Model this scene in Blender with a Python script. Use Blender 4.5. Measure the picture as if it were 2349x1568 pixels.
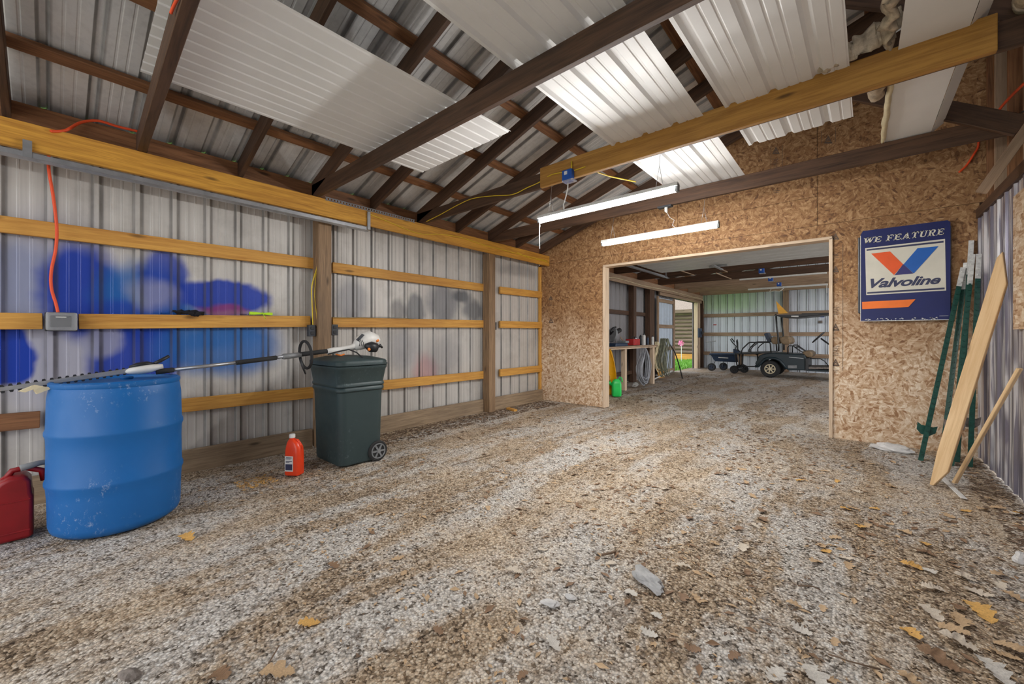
import bpy, math, random
from mathutils import Vector, Matrix, noise
random.seed(7)
S = bpy.context.scene
for o in list(bpy.data.objects): bpy.data.objects.remove(o)
COL = S.collection
# ------------------------------------------------------------ camera
FPX, U0, V0, H = 915.0, 1174.5, 768.0, 1.17          # focal length and horizon in pixels of the 2349x1568 frame
YAW = math.atan(791/915)
cam = bpy.data.cameras.new('camera'); co = bpy.data.objects.new('camera', cam); COL.objects.link(co)
cam.sensor_width = 36; cam.lens = 36*FPX/2349; cam.shift_y = -(784-V0)/2349
cam.clip_start = .02; cam.clip_end = 300
co.location = (0, 0, H); co.rotation_euler = (math.pi/2, 0, YAW)
S.camera = co
# ------------------------------------------------------------ light
W = bpy.data.worlds.new('sky'); S.world = W; W.use_nodes = True
bg = W.node_tree.nodes['Background']; bg.inputs[0].default_value = (.97, .97, .98, 1); bg.inputs[1].default_value = 1.15
S.view_settings.view_transform = 'Standard'; S.view_settings.look = 'None'
S.view_settings.gamma = 1; S.view_settings.use_curve_mapping = False
S.view_settings.exposure = 1.15
LAMP = 92.0
# ------------------------------------------------------------ geometry of the place
Fv = (-math.sin(YAW), math.cos(YAW)); Rv = (math.cos(YAW), math.sin(YAW))
def ray(u, v):
    t = (u-U0)/FPX; return (Fv[0]+t*Rv[0], Fv[1]+t*Rv[1], -(v-V0)/FPX)
def onX(u, v, x): d = ray(u, v); s = x/d[0]; return Vector((x, d[1]*s, H+d[2]*s))
def onY(u, v, y): d = ray(u, v); s = y/d[1]; return Vector((d[0]*s, y, H+d[2]*s))
def onZ(u, v, z=0): d = ray(u, v); s = (z-H)/d[2]; return Vector((d[0]*s, d[1]*s, z))
XL, YB, XR, YF = -4.38, 5.83, .89, 15.5
SL = 1/3
def zr(x): return 2.62+SL*(x+4.2)                   # underside of the rafters
# ------------------------------------------------------------ materials
MATS = {}
def N(nt, t, **k):
    n = nt.nodes.new(t)
    for a, b in k.items():
        if a == 'inp':
            for i, v in b.items(): n.inputs[i].default_value = v
        else: setattr(n, a, b)
    return n
def newmat(name, rough=.6, metal=0, col=(.5,.5,.5), spec=.5):
    m = bpy.data.materials.new(name); m.use_nodes = True; nt = m.node_tree
    b = nt.nodes['Principled BSDF']; b.inputs['Base Color'].default_value = (*col, 1)
    b.inputs['Roughness'].default_value = rough; b.inputs['Metallic'].default_value = metal
    b.inputs['Specular IOR Level'].default_value = spec
    MATS[name] = m
    return m, nt, b
def ramp(nt, fac, stops):
    r = N(nt, 'ShaderNodeValToRGB'); e = r.color_ramp.elements
    while len(e) > 1: e.remove(e[-1])
    e[0].position = stops[0][0]; e[0].color = (*stops[0][1], 1)
    for p, c in stops[1:]:
        x = e.new(p); x.color = (*c, 1)
    nt.links.new(fac, r.inputs[0]); return r.outputs[0]
def mixc(nt, fac, a, b, mode='MIX'):
    n = N(nt, 'ShaderNodeMix', data_type='RGBA', blend_type=mode)
    for i, v in ((0, fac), (6, a), (7, b)):
        if hasattr(v, 'is_output') or isinstance(v, bpy.types.NodeSocket): nt.links.new(v, n.inputs[i])
        else: n.inputs[i].default_value = v if i == 0 else (*v, 1)
    return n.outputs[2]
def mth(nt, op, a, b=None, clamp=False):
    n = N(nt, 'ShaderNodeMath', operation=op, use_clamp=clamp)
    for i, v in ((0, a), (1, b)):
        if v is None: continue
        if isinstance(v, bpy.types.NodeSocket): nt.links.new(v, n.inputs[i])
        else: n.inputs[i].default_value = v
    return n.outputs[0]
def coords(nt, scale=(1,1,1), rnd=True, kind='Object', loc=(0,0,0), rot=(0,0,0)):
    tc = N(nt, 'ShaderNodeTexCoord'); out = tc.outputs[kind]
    if rnd:
        oi = N(nt, 'ShaderNodeObjectInfo'); ad = N(nt, 'ShaderNodeVectorMath', operation='ADD')
        mu = mth(nt, 'MULTIPLY', oi.outputs['Random'], 37.0)
        cb = N(nt, 'ShaderNodeCombineXYZ')
        for i in range(3): nt.links.new(mu, cb.inputs[i])
        nt.links.new(out, ad.inputs[0]); nt.links.new(cb.outputs[0], ad.inputs[1]); out = ad.outputs[0]
    mp = N(nt, 'ShaderNodeMapping', inp={'Scale': scale, 'Location': loc, 'Rotation': rot}); nt.links.new(out, mp.inputs[0])
    return mp.outputs[0]
def tnoise(nt, vec, scale, detail=4, rough=.55, dist=0):
    n = N(nt, 'ShaderNodeTexNoise', inp={'Scale': scale, 'Detail': detail, 'Roughness': rough, 'Distortion': dist})
    nt.links.new(vec, n.inputs['Vector']); return n
def bump(nt, b, h, strength, dist=.01):
    n = N(nt, 'ShaderNodeBump', inp={'Strength': strength, 'Distance': dist})
    nt.links.new(h, n.inputs['Height']); nt.links.new(n.outputs[0], b.inputs['Normal'])
def wood(name, dark, light, rough=.65, knots=True, stain=None):
    m, nt, b = newmat(name, rough)
    g = tnoise(nt, coords(nt, (.9, 16, 16)), 2.2, 5, .6, .6)
    f = tnoise(nt, coords(nt, (5, 90, 90)), 1.5, 3, .5)
    v = mth(nt, 'ADD', mth(nt, 'MULTIPLY', g.outputs[0], .75), mth(nt, 'MULTIPLY', f.outputs[0], .3))
    c = ramp(nt, v, [(.34, dark), (.62, light)])
    big = tnoise(nt, coords(nt, (.6, 3, 3)), 1.5, 3)
    c = mixc(nt, mth(nt, 'MULTIPLY', ramp(nt, big.outputs[0], [(.45, (0,0,0)), (.7, (1,1,1))]), .45), c, stain or dark)
    if knots:
        vo = N(nt, 'ShaderNodeTexVoronoi', inp={'Scale': 1.0}); nt.links.new(coords(nt, (1.9, 7, 7)), vo.inputs['Vector'])
        k = ramp(nt, vo.outputs['Distance'], [(.05, (1,1,1)), (.13, (0,0,0))])
        c = mixc(nt, mth(nt, 'MULTIPLY', k, .8), c, tuple(q*.3 for q in dark))
    nt.links.new(c, b.inputs['Base Color']); bump(nt, b, v, .25, .004)
    return m
wood('plank', (.27,.115,.018), (.50,.255,.05), stain=(.22,.09,.015))
wood('golden', (.40,.165,.016), (.72,.37,.05), stain=(.40,.16,.02))
wood('amber', (.48,.21,.035), (.74,.40,.085), stain=(.42,.18,.035))
wood('pale_pine', (.66,.42,.20), (.84,.61,.35), stain=(.62,.40,.19))
wood('dark_wood', (.034,.015,.007), (.105,.051,.026), stain=(.04,.022,.014), knots=False)
wood('brown_wood', (.12,.045,.016), (.32,.145,.06), stain=(.07,.03,.014))
wood('post_wood', (.14,.085,.045), (.33,.21,.115), stain=(.10,.065,.04))
wood('skirt_wood', (.19,.13,.08), (.42,.31,.20), stain=(.14,.10,.065))
wood('trim_wood', (.50,.36,.24), (.74,.58,.42), stain=(.45,.33,.24))
wood('dull_wood', (.22,.14,.085), (.42,.29,.19), stain=(.17,.11,.07))
def plain(name, col, rough=.5, metal=0, var=.25, sc=12, bmp=0):
    m, nt, b = newmat(name, rough, metal, col)
    n = tnoise(nt, coords(nt), sc, 5, .6)
    c = ramp(nt, n.outputs[0], [(.3, tuple(q*(1-var) for q in col)), (.7, tuple(min(1, q*(1+var)) for q in col))])
    nt.links.new(c, b.inputs['Base Color'])
    if bmp: bump(nt, b, n.outputs[0], bmp, .004)
    return m
plain('black_plastic', (.018,.019,.022), .45); plain('black_rubber', (.02,.02,.021), .8)
plain('white_plastic', (.72,.72,.70), .4, var=.1); plain('grey_plastic', (.20,.21,.22), .5)
plain('orange_plastic', (.85,.22,.02), .4, var=.08); plain('cord_orange', (.85,.09,.02), .5, var=.05)
plain('cord_yellow', (.78,.56,.03), .5, var=.08); plain('cord_white', (.8,.8,.78), .5, var=.05)
plain('red_jug', (.78,.055,.012), .32, var=.12, sc=8); plain('red_can', (.27,.006,.010), .38, var=.2, sc=7)
plain('galv', (.42,.43,.45), .38, .75, .18, 9); plain('steel', (.55,.56,.58), .3, .85, .12)
plain('post_green', (.012,.075,.055), .45, 0, .35, 30); plain('post_white', (.68,.68,.66), .5, 0, .2, 30)
plain('rust', (.20,.17,.15), .8, 0, .5, 25); plain('cart_paint', (.004,.016,.024), .42, 0, .15)
plain('wagon_blue', (.012,.030,.07), .42, 0, .25); plain('tan_vinyl', (.22,.15,.085), .6, 0, .2)
plain('cart_tan', (.62,.54,.38), .5, 0, .1); plain('yellow_plastic', (.85,.42,.005), .4, 0, .08)
plain('green_plastic', (.02,.62,.11), .38, 0, .1); plain('lime', (.50,.85,.02), .6, 0, .1)
plain('elec_blue', (.012,.09,.42), .45, 0, .1); plain('pink', (.85,.2,.45), .5, 0, .15)
plain('stone', (.42,.42,.42), .9, 0, .25, 18, .6); plain('stone_white', (.62,.61,.60), .9, 0, .2, 10, .4)
plain('hose_grey', (.30,.31,.34), .6, 0, .25); plain('hose_green', (.20,.21,.15), .6, 0, .45)
plain('tool_grey', (.22,.23,.24), .5, .2, .2); plain('red_box', (.42,.02,.02), .45)
plain('engine_white', (.76,.75,.72), .4, 0, .08); plain('glove', (.012,.012,.018), .9)
plain('pennant', (.95,.48,.06), .6, 0, .05); plain('insulation', (.47,.385,.28), .95, 0, .35, 30, .8); plain('kraft', (.72,.63,.42), .8, 0, .15)
plain('shingle', (.26,.22,.185), .9, 0, .35, 30); plain('bag_white', (.6,.6,.58), .6, 0, .1)
plain('sign_navy', (.006,.013,.105), .5, 0, .12, 4); plain('sign_cream', (.68,.65,.55), .45, 0, .06, 6)
plain('sign_orange', (.80,.10,.012), .4, 0, .05); plain('sign_orange2', (.88,.18,.01), .4, 0, .05)
plain('sign_blue', (.006,.11,.45), .4, 0, .05); plain('sign_mix', (.03,.025,.16), .4, 0, .05)
plain('sign_ink', (.03,.035,.09), .4, 0, .05); plain('stamp', (.13,.09,.065), .8, 0, .3, 60)
plain('outlet_dark', (.035,.04,.05), .4)
# white LED tube
m, nt, b = newmat('led', .4, 0, (1,1,1)); b.inputs['Emission Color'].default_value = (1,.985,.96,1); b.inputs['Emission Strength'].default_value = LAMP
# clear plastic
m, nt, b = newmat('clear_cover', .25, 0, (.75,.77,.80)); b.inputs['Transmission Weight'].default_value = .7; b.inputs['Alpha'].default_value = .75
# trash bin and drum
def plastic(name, col, scuff, amount, rough=.42, sc=3.0):
    m, nt, b = newmat(name, rough, 0, col)
    n = tnoise(nt, coords(nt, (1,1,1), False), sc, 3); f = tnoise(nt, coords(nt, (1,1,.7), False), 38, 6, .75)
    fm = mth(nt, 'MULTIPLY', ramp(nt, f.outputs[0], [(.56, (0,0,0)), (.66, (1,1,1))]), ramp(nt, n.outputs[0], [(.54, (0,0,0)), (.66, (1,1,1))]))
    c = mixc(nt, mth(nt, 'MULTIPLY', fm, amount), col, scuff)
    g = tnoise(nt, coords(nt, (1,1,1), False), 6, 5)
    c = mixc(nt, mth(nt, 'MULTIPLY', g.outputs[0], .35), c, tuple(q*.65 for q in col))
    nt.links.new(c, b.inputs['Base Color']); nt.links.new(ramp(nt, g.outputs[0], [(.3, (rough,)*3), (.7, (rough+.2,)*3)]), b.inputs['Roughness'])
plastic('drum_blue', (.004,.135,.44), (.55,.65,.80), .75, .38)
plastic('bin_green', (.032,.056,.060), (.22,.27,.28), .5, .42)
# painted and weathered sheet metal; blobs are (y, z, ry, rz, colour, strength)
def paint_rib_shade(nt, c, axis, phase, k, pitch=.229):
    """rib shading painted into the colour: dark lines along both feet of every rib"""
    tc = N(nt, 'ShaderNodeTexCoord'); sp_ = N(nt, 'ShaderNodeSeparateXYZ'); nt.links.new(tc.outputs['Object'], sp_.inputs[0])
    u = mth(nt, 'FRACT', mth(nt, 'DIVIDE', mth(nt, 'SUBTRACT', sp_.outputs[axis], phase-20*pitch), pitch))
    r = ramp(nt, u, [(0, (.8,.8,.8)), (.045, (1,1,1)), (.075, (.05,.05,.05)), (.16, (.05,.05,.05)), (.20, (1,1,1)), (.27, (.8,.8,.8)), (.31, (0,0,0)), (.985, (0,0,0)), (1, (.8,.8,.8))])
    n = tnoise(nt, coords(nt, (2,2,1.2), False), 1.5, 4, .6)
    return mixc(nt, mth(nt, 'MULTIPLY', r, mth(nt, 'MULTIPLY', n.outputs[0], k*1.6), True), c, (.055,.050,.048))  # painted shading that deepens the ribs
def sheet(name, base, rough, metal, streak, blobs=(), drips=None, dirt=(.20,.18,.16), rib_shade=None):
    m, nt, b = newmat(name, rough, metal, base)
    st = tnoise(nt, coords(nt, (26, 26, .5), False), 1.0, 4, .6)
    bl = tnoise(nt, coords(nt, (1.6, 1.6, 1.6), False), 1.4, 5, .65)
    c = mixc(nt, mth(nt, 'MULTIPLY', ramp(nt, st.outputs[0], [(.45, (0,0,0)), (.75, (1,1,1))]), streak), base, tuple(q*.55 for q in base))
    c = mixc(nt, mth(nt, 'MULTIPLY', ramp(nt, bl.outputs[0], [(.50, (0,0,0)), (.72, (1,1,1))]), .35), c, dirt)
    if blobs:
        tc = N(nt, 'ShaderNodeTexCoord'); ns = tnoise(nt, coords(nt, (1,1,1), False), 3.2, 3, .5)
        a = N(nt, 'ShaderNodeVectorMath', operation='SCALE', inp={'Scale': .18}); nt.links.new(ns.outputs['Color'], a.inputs[0])
        ad = N(nt, 'ShaderNodeVectorMath', operation='ADD'); nt.links.new(tc.outputs['Object'], ad.inputs[0]); nt.links.new(a.outputs[0], ad.inputs[1])
        for (y, z, ry, rz, colr, k, soft) in blobs:
            mp = N(nt, 'ShaderNodeMapping', vector_type='POINT', inp={'Location': (0, -(y+.09)/ry, -(z+.09)/rz), 'Scale': (0, 1/ry, 1/rz)})
            nt.links.new(ad.outputs[0], mp.inputs[0])
            ln = N(nt, 'ShaderNodeVectorMath', operation='LENGTH'); nt.links.new(mp.outputs[0], ln.inputs[0])
            mr = N(nt, 'ShaderNodeMapRange', interpolation_type='SMOOTHSTEP', inp={'From Min': 1+soft, 'From Max': 1-soft, 'To Min': 0.0, 'To Max': k})
            nt.links.new(ln.outputs['Value'], mr.inputs[0]); c = mixc(nt, mr.outputs[0], c, colr)
    if drips:
        d = tnoise(nt, coords(nt, (24, 24, .9), False), 1.0, 3, .55)
        hm = tnoise(nt, coords(nt, (2.2, 2.2, 1.2), False), 1.6, 2)
        f = mth(nt, 'MULTIPLY', ramp(nt, d.outputs[0], [(.47, (0,0,0)), (.53, (1,1,1))]), ramp(nt, hm.outputs[0], [(.38, (0,0,0)), (.50, (1,1,1))]))
        c = mixc(nt, f, c, drips)
    if rib_shade: c = paint_rib_shade(nt, c, *rib_shade)
    nt.links.new(c, b.inputs['Base Color']); bump(nt, b, bl.outputs[0], .08, .01)
BLU, BL2, LAV = (.001,.040,.40), (.008,.13,.44), (.36,.37,.50)
def wb(u0, v0, u1, v1, col, k, soft=.35):
    a = onX(u0, v0, XL); c = onX(u1, v1, XL)
    return ((a.y+c.y)/2, (a.z+c.z)/2, abs(c.y-a.y)*.58, abs(c.z-a.z)*.58, col, k, soft)
blobs = [wb(-60,525,260,900,LAV,.75,.5), wb(-60,560,130,730,(.14,.20,.40),.5,.4), wb(-80,745,78,870,BLU,1,.12), wb(105,560,275,760,BLU,.97,.25), wb(230,600,430,770,BL2,.85,.3), wb(330,570,425,720,BLU,.85,.25), wb(180,690,420,770,BLU,.8,.3),
         wb(330,700,610,790,BL2,.75,.35), wb(405,635,605,715,BLU,.97,.15), wb(215,740,410,885,BLU,.95,.22), wb(385,745,625,845,BL2,.9,.35), wb(465,700,560,728,(.35,.02,.07),.6,.4), wb(185,745,275,815,LAV,.75,.3), wb(300,640,400,700,LAV,.55,.5),
         wb(775,420,900,470,(.10,.09,.085),.6,.5), wb(770,640,835,735,(.12,.13,.17),.55,.4), wb(895,690,930,730,(.10,.10,.11),.6,.4), wb(935,680,972,740,(.11,.12,.14),.75,.3), wb(985,655,1045,740,(.10,.11,.14),.7,.4), wb(1040,665,1078,695,(.06,.07,.09),.85,.35), wb(1065,690,1105,730,(.09,.10,.12),.75,.35),
         wb(955,820,1000,880,(.50,.10,.13),.45,.5), wb(985,770,1050,860,(.22,.22,.24),.5,.5), wb(760,440,840,500,(.13,.12,.10),.5,.5), wb(1150,600,1230,640,(.16,.15,.15),.5,.5), wb(890,770,960,840,(.33,.34,.38),.5,.5)]
sheet('wall_metal', (.60,.58,.55), .45, .1, .5, blobs, rib_shade=(1, -2.09, .8))
sheet('wall_metal_right', (.25,.24,.31), .3, .5, .85, (), (.74,.74,.78))
sheet('far_metal', (.52,.60,.70), .5, .1, .25, [(0, 0, .001, .001, (0,0,0), 0, .1)])
sheet('roof_metal', (.72,.72,.71), .42, .1, .3, rib_shade=(1, -2.35, .75))
sheet('dull_metal', (.27,.26,.27), .5, .15, .5)
plain('white_sheet', (.80,.80,.79), .45, 0, .05, 2); plain('door_steel', (.62,.65,.66), .45, 0, .08, 4)
# green light reflected off the grass, painted on the upper left of the far wall sheets
m, nt, b = newmat('far_wall', .5, .1, (.5,.55,.6))
g = tnoise(nt, coords(nt, (30,30,.6), False), 1, 3); tc = N(nt, 'ShaderNodeTexCoord'); sx = N(nt, 'ShaderNodeSeparateXYZ'); nt.links.new(tc.outputs['Object'], sx.inputs[0])
c = ramp(nt, g.outputs[0], [(.35, (.62,.68,.76)), (.65, (.76,.81,.88))])
zz = N(nt, 'ShaderNodeMapRange', interpolation_type='SMOOTHSTEP', inp={'From Min': 1.75, 'From Max': 2.2}); nt.links.new(sx.outputs[2], zz.inputs[0])
xx = N(nt, 'ShaderNodeMapRange', interpolation_type='SMOOTHSTEP', inp={'From Min': -1.9, 'From Max': -3.2}); nt.links.new(sx.outputs[0], xx.inputs[0])
c = mixc(nt, mth(nt, 'MULTIPLY', mth(nt, 'MULTIPLY', zz.outputs[0], xx.outputs[0]), .7), c, (.50,.74,.40))
c = paint_rib_shade(nt, c, 0, -4.4, .9)
nt.links.new(c, b.inputs['Base Color'])
# OSB
def osb(name, flip=False):
    m, nt, b = newmat(name, .75)
    def layer(seed, s1, s2):
        v = coords(nt, (1,1,1), False, loc=seed)
        v1 = N(nt, 'ShaderNodeTexVoronoi', inp={'Scale': s1}); nt.links.new(v, v1.inputs['Vector'])
        sp = N(nt, 'ShaderNodeSeparateColor'); nt.links.new(v1.outputs['Color'], sp.inputs[0])
        an = mth(nt, 'MULTIPLY', sp.outputs[0], 6.28)
        vr = N(nt, 'ShaderNodeVectorRotate', rotation_type='AXIS_ANGLE', inp={'Axis': (0,1,0)})
        nt.links.new(v, vr.inputs['Vector']); nt.links.new(an, vr.inputs['Angle'])
        mp = N(nt, 'ShaderNodeMapping', inp={'Scale': (s2, 1, s2*3.2)}); nt.links.new(vr.outputs[0], mp.inputs[0])
        v2 = N(nt, 'ShaderNodeTexVoronoi', inp={'Scale': 1.0}); nt.links.new(mp.outputs[0], v2.inputs['Vector'])
        s2_ = N(nt, 'ShaderNodeSeparateColor'); nt.links.new(v2.outputs['Color'], s2_.inputs[0])
        return s2_.outputs[0]
    a, d = layer((0,0,0), 11, 13), layer((5,2,9), 15, 20)
    v = mth(nt, 'ADD', mth(nt, 'MULTIPLY', a, .55), mth(nt, 'MULTIPLY', d, .45))
    c = ramp(nt, v, [(.08, (.10,.040,.014)), (.3, (.225,.105,.038)), (.6, (.32,.17,.070)), (.92, (.49,.30,.15))])
    gr = tnoise(nt, coords(nt, (30,30,90), False), 1.2, 3); c = mixc(nt, mth(nt, 'MULTIPLY', gr.outputs[0], .25), c, (.30,.17,.08))
    # lamplight painted in: flakes get paler towards the foot of the wall
    tc = N(nt, 'ShaderNodeTexCoord'); sx = N(nt, 'ShaderNodeSeparateXYZ'); nt.links.new(tc.outputs['Object'], sx.inputs[0])
    wn = tnoise(nt, coords(nt, (1,1,1), False), 1.7, 4)
    h = mth(nt, 'ADD', sx.outputs[2], mth(nt, 'MULTIPLY', wn.outputs[0], 1.2))
    hr = N(nt, 'ShaderNodeMapRange', interpolation_type='SMOOTHSTEP', inp={'From Min': 2.35, 'From Max': 1.25, 'To Min': 0.0, 'To Max': .92}); nt.links.new(h, hr.inputs[0])
    cb = ramp(nt, v, [(.08, (.33,.17,.08)), (.35, (.56,.37,.22)), (.6, (.70,.54,.38)), (.92, (.86,.76,.62))])
    c = mixc(nt, hr.outputs[0], c, cb)
    vd = N(nt, 'ShaderNodeTexVoronoi', inp={'Scale': 9.0}); nt.links.new(coords(nt, (1,1,1), False), vd.inputs['Vector'])
    kd = ramp(nt, vd.outputs['Distance'], [(.045, (1,1,1)), (.07, (0,0,0))]); c = mixc(nt, mth(nt, 'MULTIPLY', kd, .6), c, (.09,.05,.03))
    nt.links.new(c, b.inputs['Base Color']); bump(nt, b, v, .3, .003)
osb('osb')
# gravel floor
m, nt, b = newmat('gravel', .95, 0, (.4,.4,.4), .2)
v = coords(nt, (1,1,1), False)
vo = N(nt, 'ShaderNodeTexVoronoi', inp={'Scale': 95.0, 'Randomness': 1}); wv = tnoise(nt, v, 60, 2)
wa = N(nt, 'ShaderNodeVectorMath', operation='MULTIPLY_ADD', inp={1: (.012,.012,.012)}); nt.links.new(wv.outputs['Color'], wa.inputs[0]); nt.links.new(v, wa.inputs[2]); nt.links.new(wa.outputs[0], vo.inputs['Vector'])
vo2 = N(nt, 'ShaderNodeTexVoronoi', inp={'Scale': 42.0}); nt.links.new(wa.outputs[0], vo2.inputs['Vector'])
sp = N(nt, 'ShaderNodeSeparateColor'); nt.links.new(vo.outputs['Color'], sp.inputs[0]); sp2 = N(nt, 'ShaderNodeSeparateColor'); nt.links.new(vo2.outputs['Color'], sp2.inputs[0])
fine = tnoise(nt, v, 230, 3, .7); mid = tnoise(nt, v, 14, 5, .7)
peb = mth(nt, 'ADD', mth(nt, 'MULTIPLY', sp.outputs[0], .55), mth(nt, 'ADD', mth(nt, 'MULTIPLY', sp2.outputs[1], .2), mth(nt, 'MULTIPLY', fine.outputs[0], .25)))
stone = ramp(nt, peb, [(.20, (.12,.10,.08)), (.36, (.58,.53,.47)), (.6, (.80,.75,.69)), (.85, (.97,.95,.91))])
dirt = ramp(nt, peb, [(.20, (.075,.052,.034)), (.38, (.36,.26,.17)), (.62, (.58,.45,.32)), (.88, (.86,.74,.58))])
saw = ramp(nt, peb, [(.20, (.36,.24,.14)), (.45, (.76,.59,.41)), (.85, (.94,.81,.63))])
tr = tnoise(nt, coords(nt, (1.5,.40,1), False, rot=(0,0,math.radians(-12))), 1.6, 6, .62, .3)
pt = tnoise(nt, coords(nt, (1,1,1), False, loc=(3,1,0)), .9, 5, .65)
f1 = ramp(nt, mth(nt, 'ADD', mth(nt, 'MULTIPLY', tr.outputs[0], .75), mth(nt, 'MULTIPLY', mid.outputs[0], .25)), [(.455, (0,0,0)), (.53, (1,1,1))])
c = mixc(nt, f1, dirt, stone)
f2 = ramp(nt, mth(nt, 'ADD', mth(nt, 'MULTIPLY', pt.outputs[0], .7), mth(nt, 'MULTIPLY', mid.outputs[0], .3)), [(.47, (0,0,0)), (.60, (1,1,1))])
c = mixc(nt, mth(nt, 'MULTIPLY', f2, .75), c, saw)
dk = tnoise(nt, coords(nt, (1,1,1), False, loc=(7,4,0)), 5.5, 7, .8)
c = mixc(nt, mth(nt, 'MULTIPLY', ramp(nt, dk.outputs[0], [(.55, (0,0,0)), (.68, (1,1,1))]), .6), c, (.10,.07,.05))
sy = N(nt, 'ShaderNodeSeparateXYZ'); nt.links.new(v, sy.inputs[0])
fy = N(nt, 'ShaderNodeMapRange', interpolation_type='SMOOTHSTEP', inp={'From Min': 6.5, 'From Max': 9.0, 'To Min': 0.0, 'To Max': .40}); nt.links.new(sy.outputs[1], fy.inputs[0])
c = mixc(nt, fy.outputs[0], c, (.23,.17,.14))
gap = ramp(nt, vo.outputs['Distance'], [(.30, (1,1,1)), (.80, (.38,.38,.38))])
c = mixc(nt, .8, c, gap, 'MULTIPLY')
nt.links.new(c, b.inputs['Base Color'])
hh = mth(nt, 'SUBTRACT', mth(nt, 'ADD', peb, mth(nt, 'MULTIPLY', dk.outputs[0], 1.2)), mth(nt, 'MULTIPLY', vo.outputs['Distance'], .8)); bump(nt, b, hh, .8, .012)
# grass, log wall
m, nt, b = newmat('grass', .9); n = tnoise(nt, coords(nt, (1,1,1), False), 25, 5)
nt.links.new(ramp(nt, n.outputs[0], [(.3, (.06,.20,.02)), (.7, (.20,.45,.06))]), b.inputs['Base Color'])
wood('log', (.09,.06,.04), (.22,.16,.115), stain=(.10,.07,.05))
m, nt, b = newmat('chink', .9, 0, (.42,.37,.31))
# leaves
for nm, cl in (('leaf_pale', (.62,.54,.44)), ('leaf_tan', (.52,.36,.21)), ('leaf_gold', (.66,.38,.11)), ('leaf_brown', (.25,.15,.085)), ('chip_light', (.60,.54,.46)), ('chip_brown', (.17,.11,.07)), ('leaf_grey', (.60,.565,.51))):
    plain(nm, cl, .75, 0, .22, 22)
# ------------------------------------------------------------ mesh building
class MB:
    def __init__(s): s.v = []; s.f = []
    def add(s, vs, fs):
        k = len(s.v); s.v += [Vector(p) for p in vs]; s.f += [tuple(i+k for i in f) for f in fs]; return s
    def box(s, c, d, rot=None):
        x, y, z = (q/2 for q in d); M = rot.to_matrix() if hasattr(rot, 'to_matrix') else (rot or Matrix.Identity(3)); c = Vector(c)
        vs = [c+M@Vector((a*x, b*y, g*z)) for a in (-1,1) for b in (-1,1) for g in (-1,1)]
        return s.add(vs, [(0,1,3,2),(4,6,7,5),(0,4,5,1),(2,3,7,6),(0,2,6,4),(1,5,7,3)])
    def tube(s, pts, r, n=8, closed=False, flat=1.0):
        pts = [Vector(p) for p in pts]; rs = r if isinstance(r, (list, tuple)) else [r]*len(pts); rings = []; up = None
        for i, p in enumerate(pts):
            a = pts[(i-1) % len(pts)] if (closed or i > 0) else p; c = pts[(i+1) % len(pts)] if (closed or i < len(pts)-1) else p
            t = (c-a).normalized() if (c-a).length > 1e-9 else Vector((0,0,1))
            if up is None: up = Vector((0,0,1)) if abs(t.z) < .9 else Vector((1,0,0))
            x = t.cross(up).normalized(); up = x.cross(t).normalized()
            rings.append([p+x*math.cos(6.28319*k/n)*rs[i]+up*math.sin(6.28319*k/n)*rs[i]*flat for k in range(n)])
        return s.loft(rings, closed)
    def loft(s, rings, closed=False, caps=True):
        n = len(rings[0]); k = len(rings); vs = [p for r in rings for p in r]; fs = []
        for i in range(k if closed else k-1):
            j = (i+1) % k
            for a in range(n): fs.append((i*n+a, i*n+(a+1) % n, j*n+(a+1) % n, j*n+a))
        if caps and not closed: fs += [tuple(range(n))[::-1], tuple((k-1)*n+a for a in range(n))]
        return s.add(vs, fs)
    def lathe(s, prof, c=(0,0,0), n=32, M=None):
        c = Vector(c); M = M or Matrix.Identity(3)
        return s.loft([[c+M@Vector((r*math.cos(6.28319*k/n), r*math.sin(6.28319*k/n), z)) for k in range(n)] for r, z in prof])
    def prism(s, poly, off):                              # polygon of 3-D points pushed along a vector
        n = len(poly); off = Vector(off); vs = [Vector(p) for p in poly]+[Vector(p)+off for p in poly]
        return s.add(vs, [tuple(range(n))[::-1], tuple(range(n, 2*n))]+[(i, (i+1) % n, n+(i+1) % n, n+i) for i in range(n)])
    def build(s, name, mat, parent=None, smooth=False, bevel=0, world=True, seg=2, solid=0, sub=0):
        if parent is not None and world: off = wloc(parent)
        elif parent is None and s.v:
            lo = [min(p[i] for p in s.v) for i in range(3)]; hi = [max(p[i] for p in s.v) for i in range(3)]; off = Vector(((lo[0]+hi[0])/2, (lo[1]+hi[1])/2, lo[2]))
        else: off = Vector((0,0,0))
        me = bpy.data.meshes.new(name); me.from_pydata([p-off for p in s.v], [], s.f); me.update()
        import bmesh as bm_; b = bm_.new(); b.from_mesh(me); bm_.ops.recalc_face_normals(b, faces=b.faces); b.to_mesh(me); b.free()
        me.materials.append(MATS[mat]); o = bpy.data.objects.new(name, me); COL.objects.link(o)
        if parent is not None: o.parent = parent
        else: o.location = off
        if bevel:
            q = o.modifiers.new('bevel', 'BEVEL'); q.width = bevel; q.segments = seg; q.limit_method = 'ANGLE'; q.angle_limit = .6
        if solid: q = o.modifiers.new('solid', 'SOLIDIFY'); q.thickness = solid
        if sub: q = o.modifiers.new('sub', 'SUBSURF'); q.levels = sub; q.render_levels = sub
        if smooth:
            for p in me.polygons: p.use_smooth = True
            if smooth != 'all':
                me.set_sharp_from_angle(angle=.7)
        return o
def wloc(o):
    l = Vector(o.location)
    while o.parent: o = o.parent; l += Vector(o.location)
    return l
def tag(o, label=None, cat=None, group=None, kind=None):
    for k, v in (('label', label), ('category', cat), ('group', group), ('kind', kind)):
        if v: o[k] = v
    return o
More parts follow.
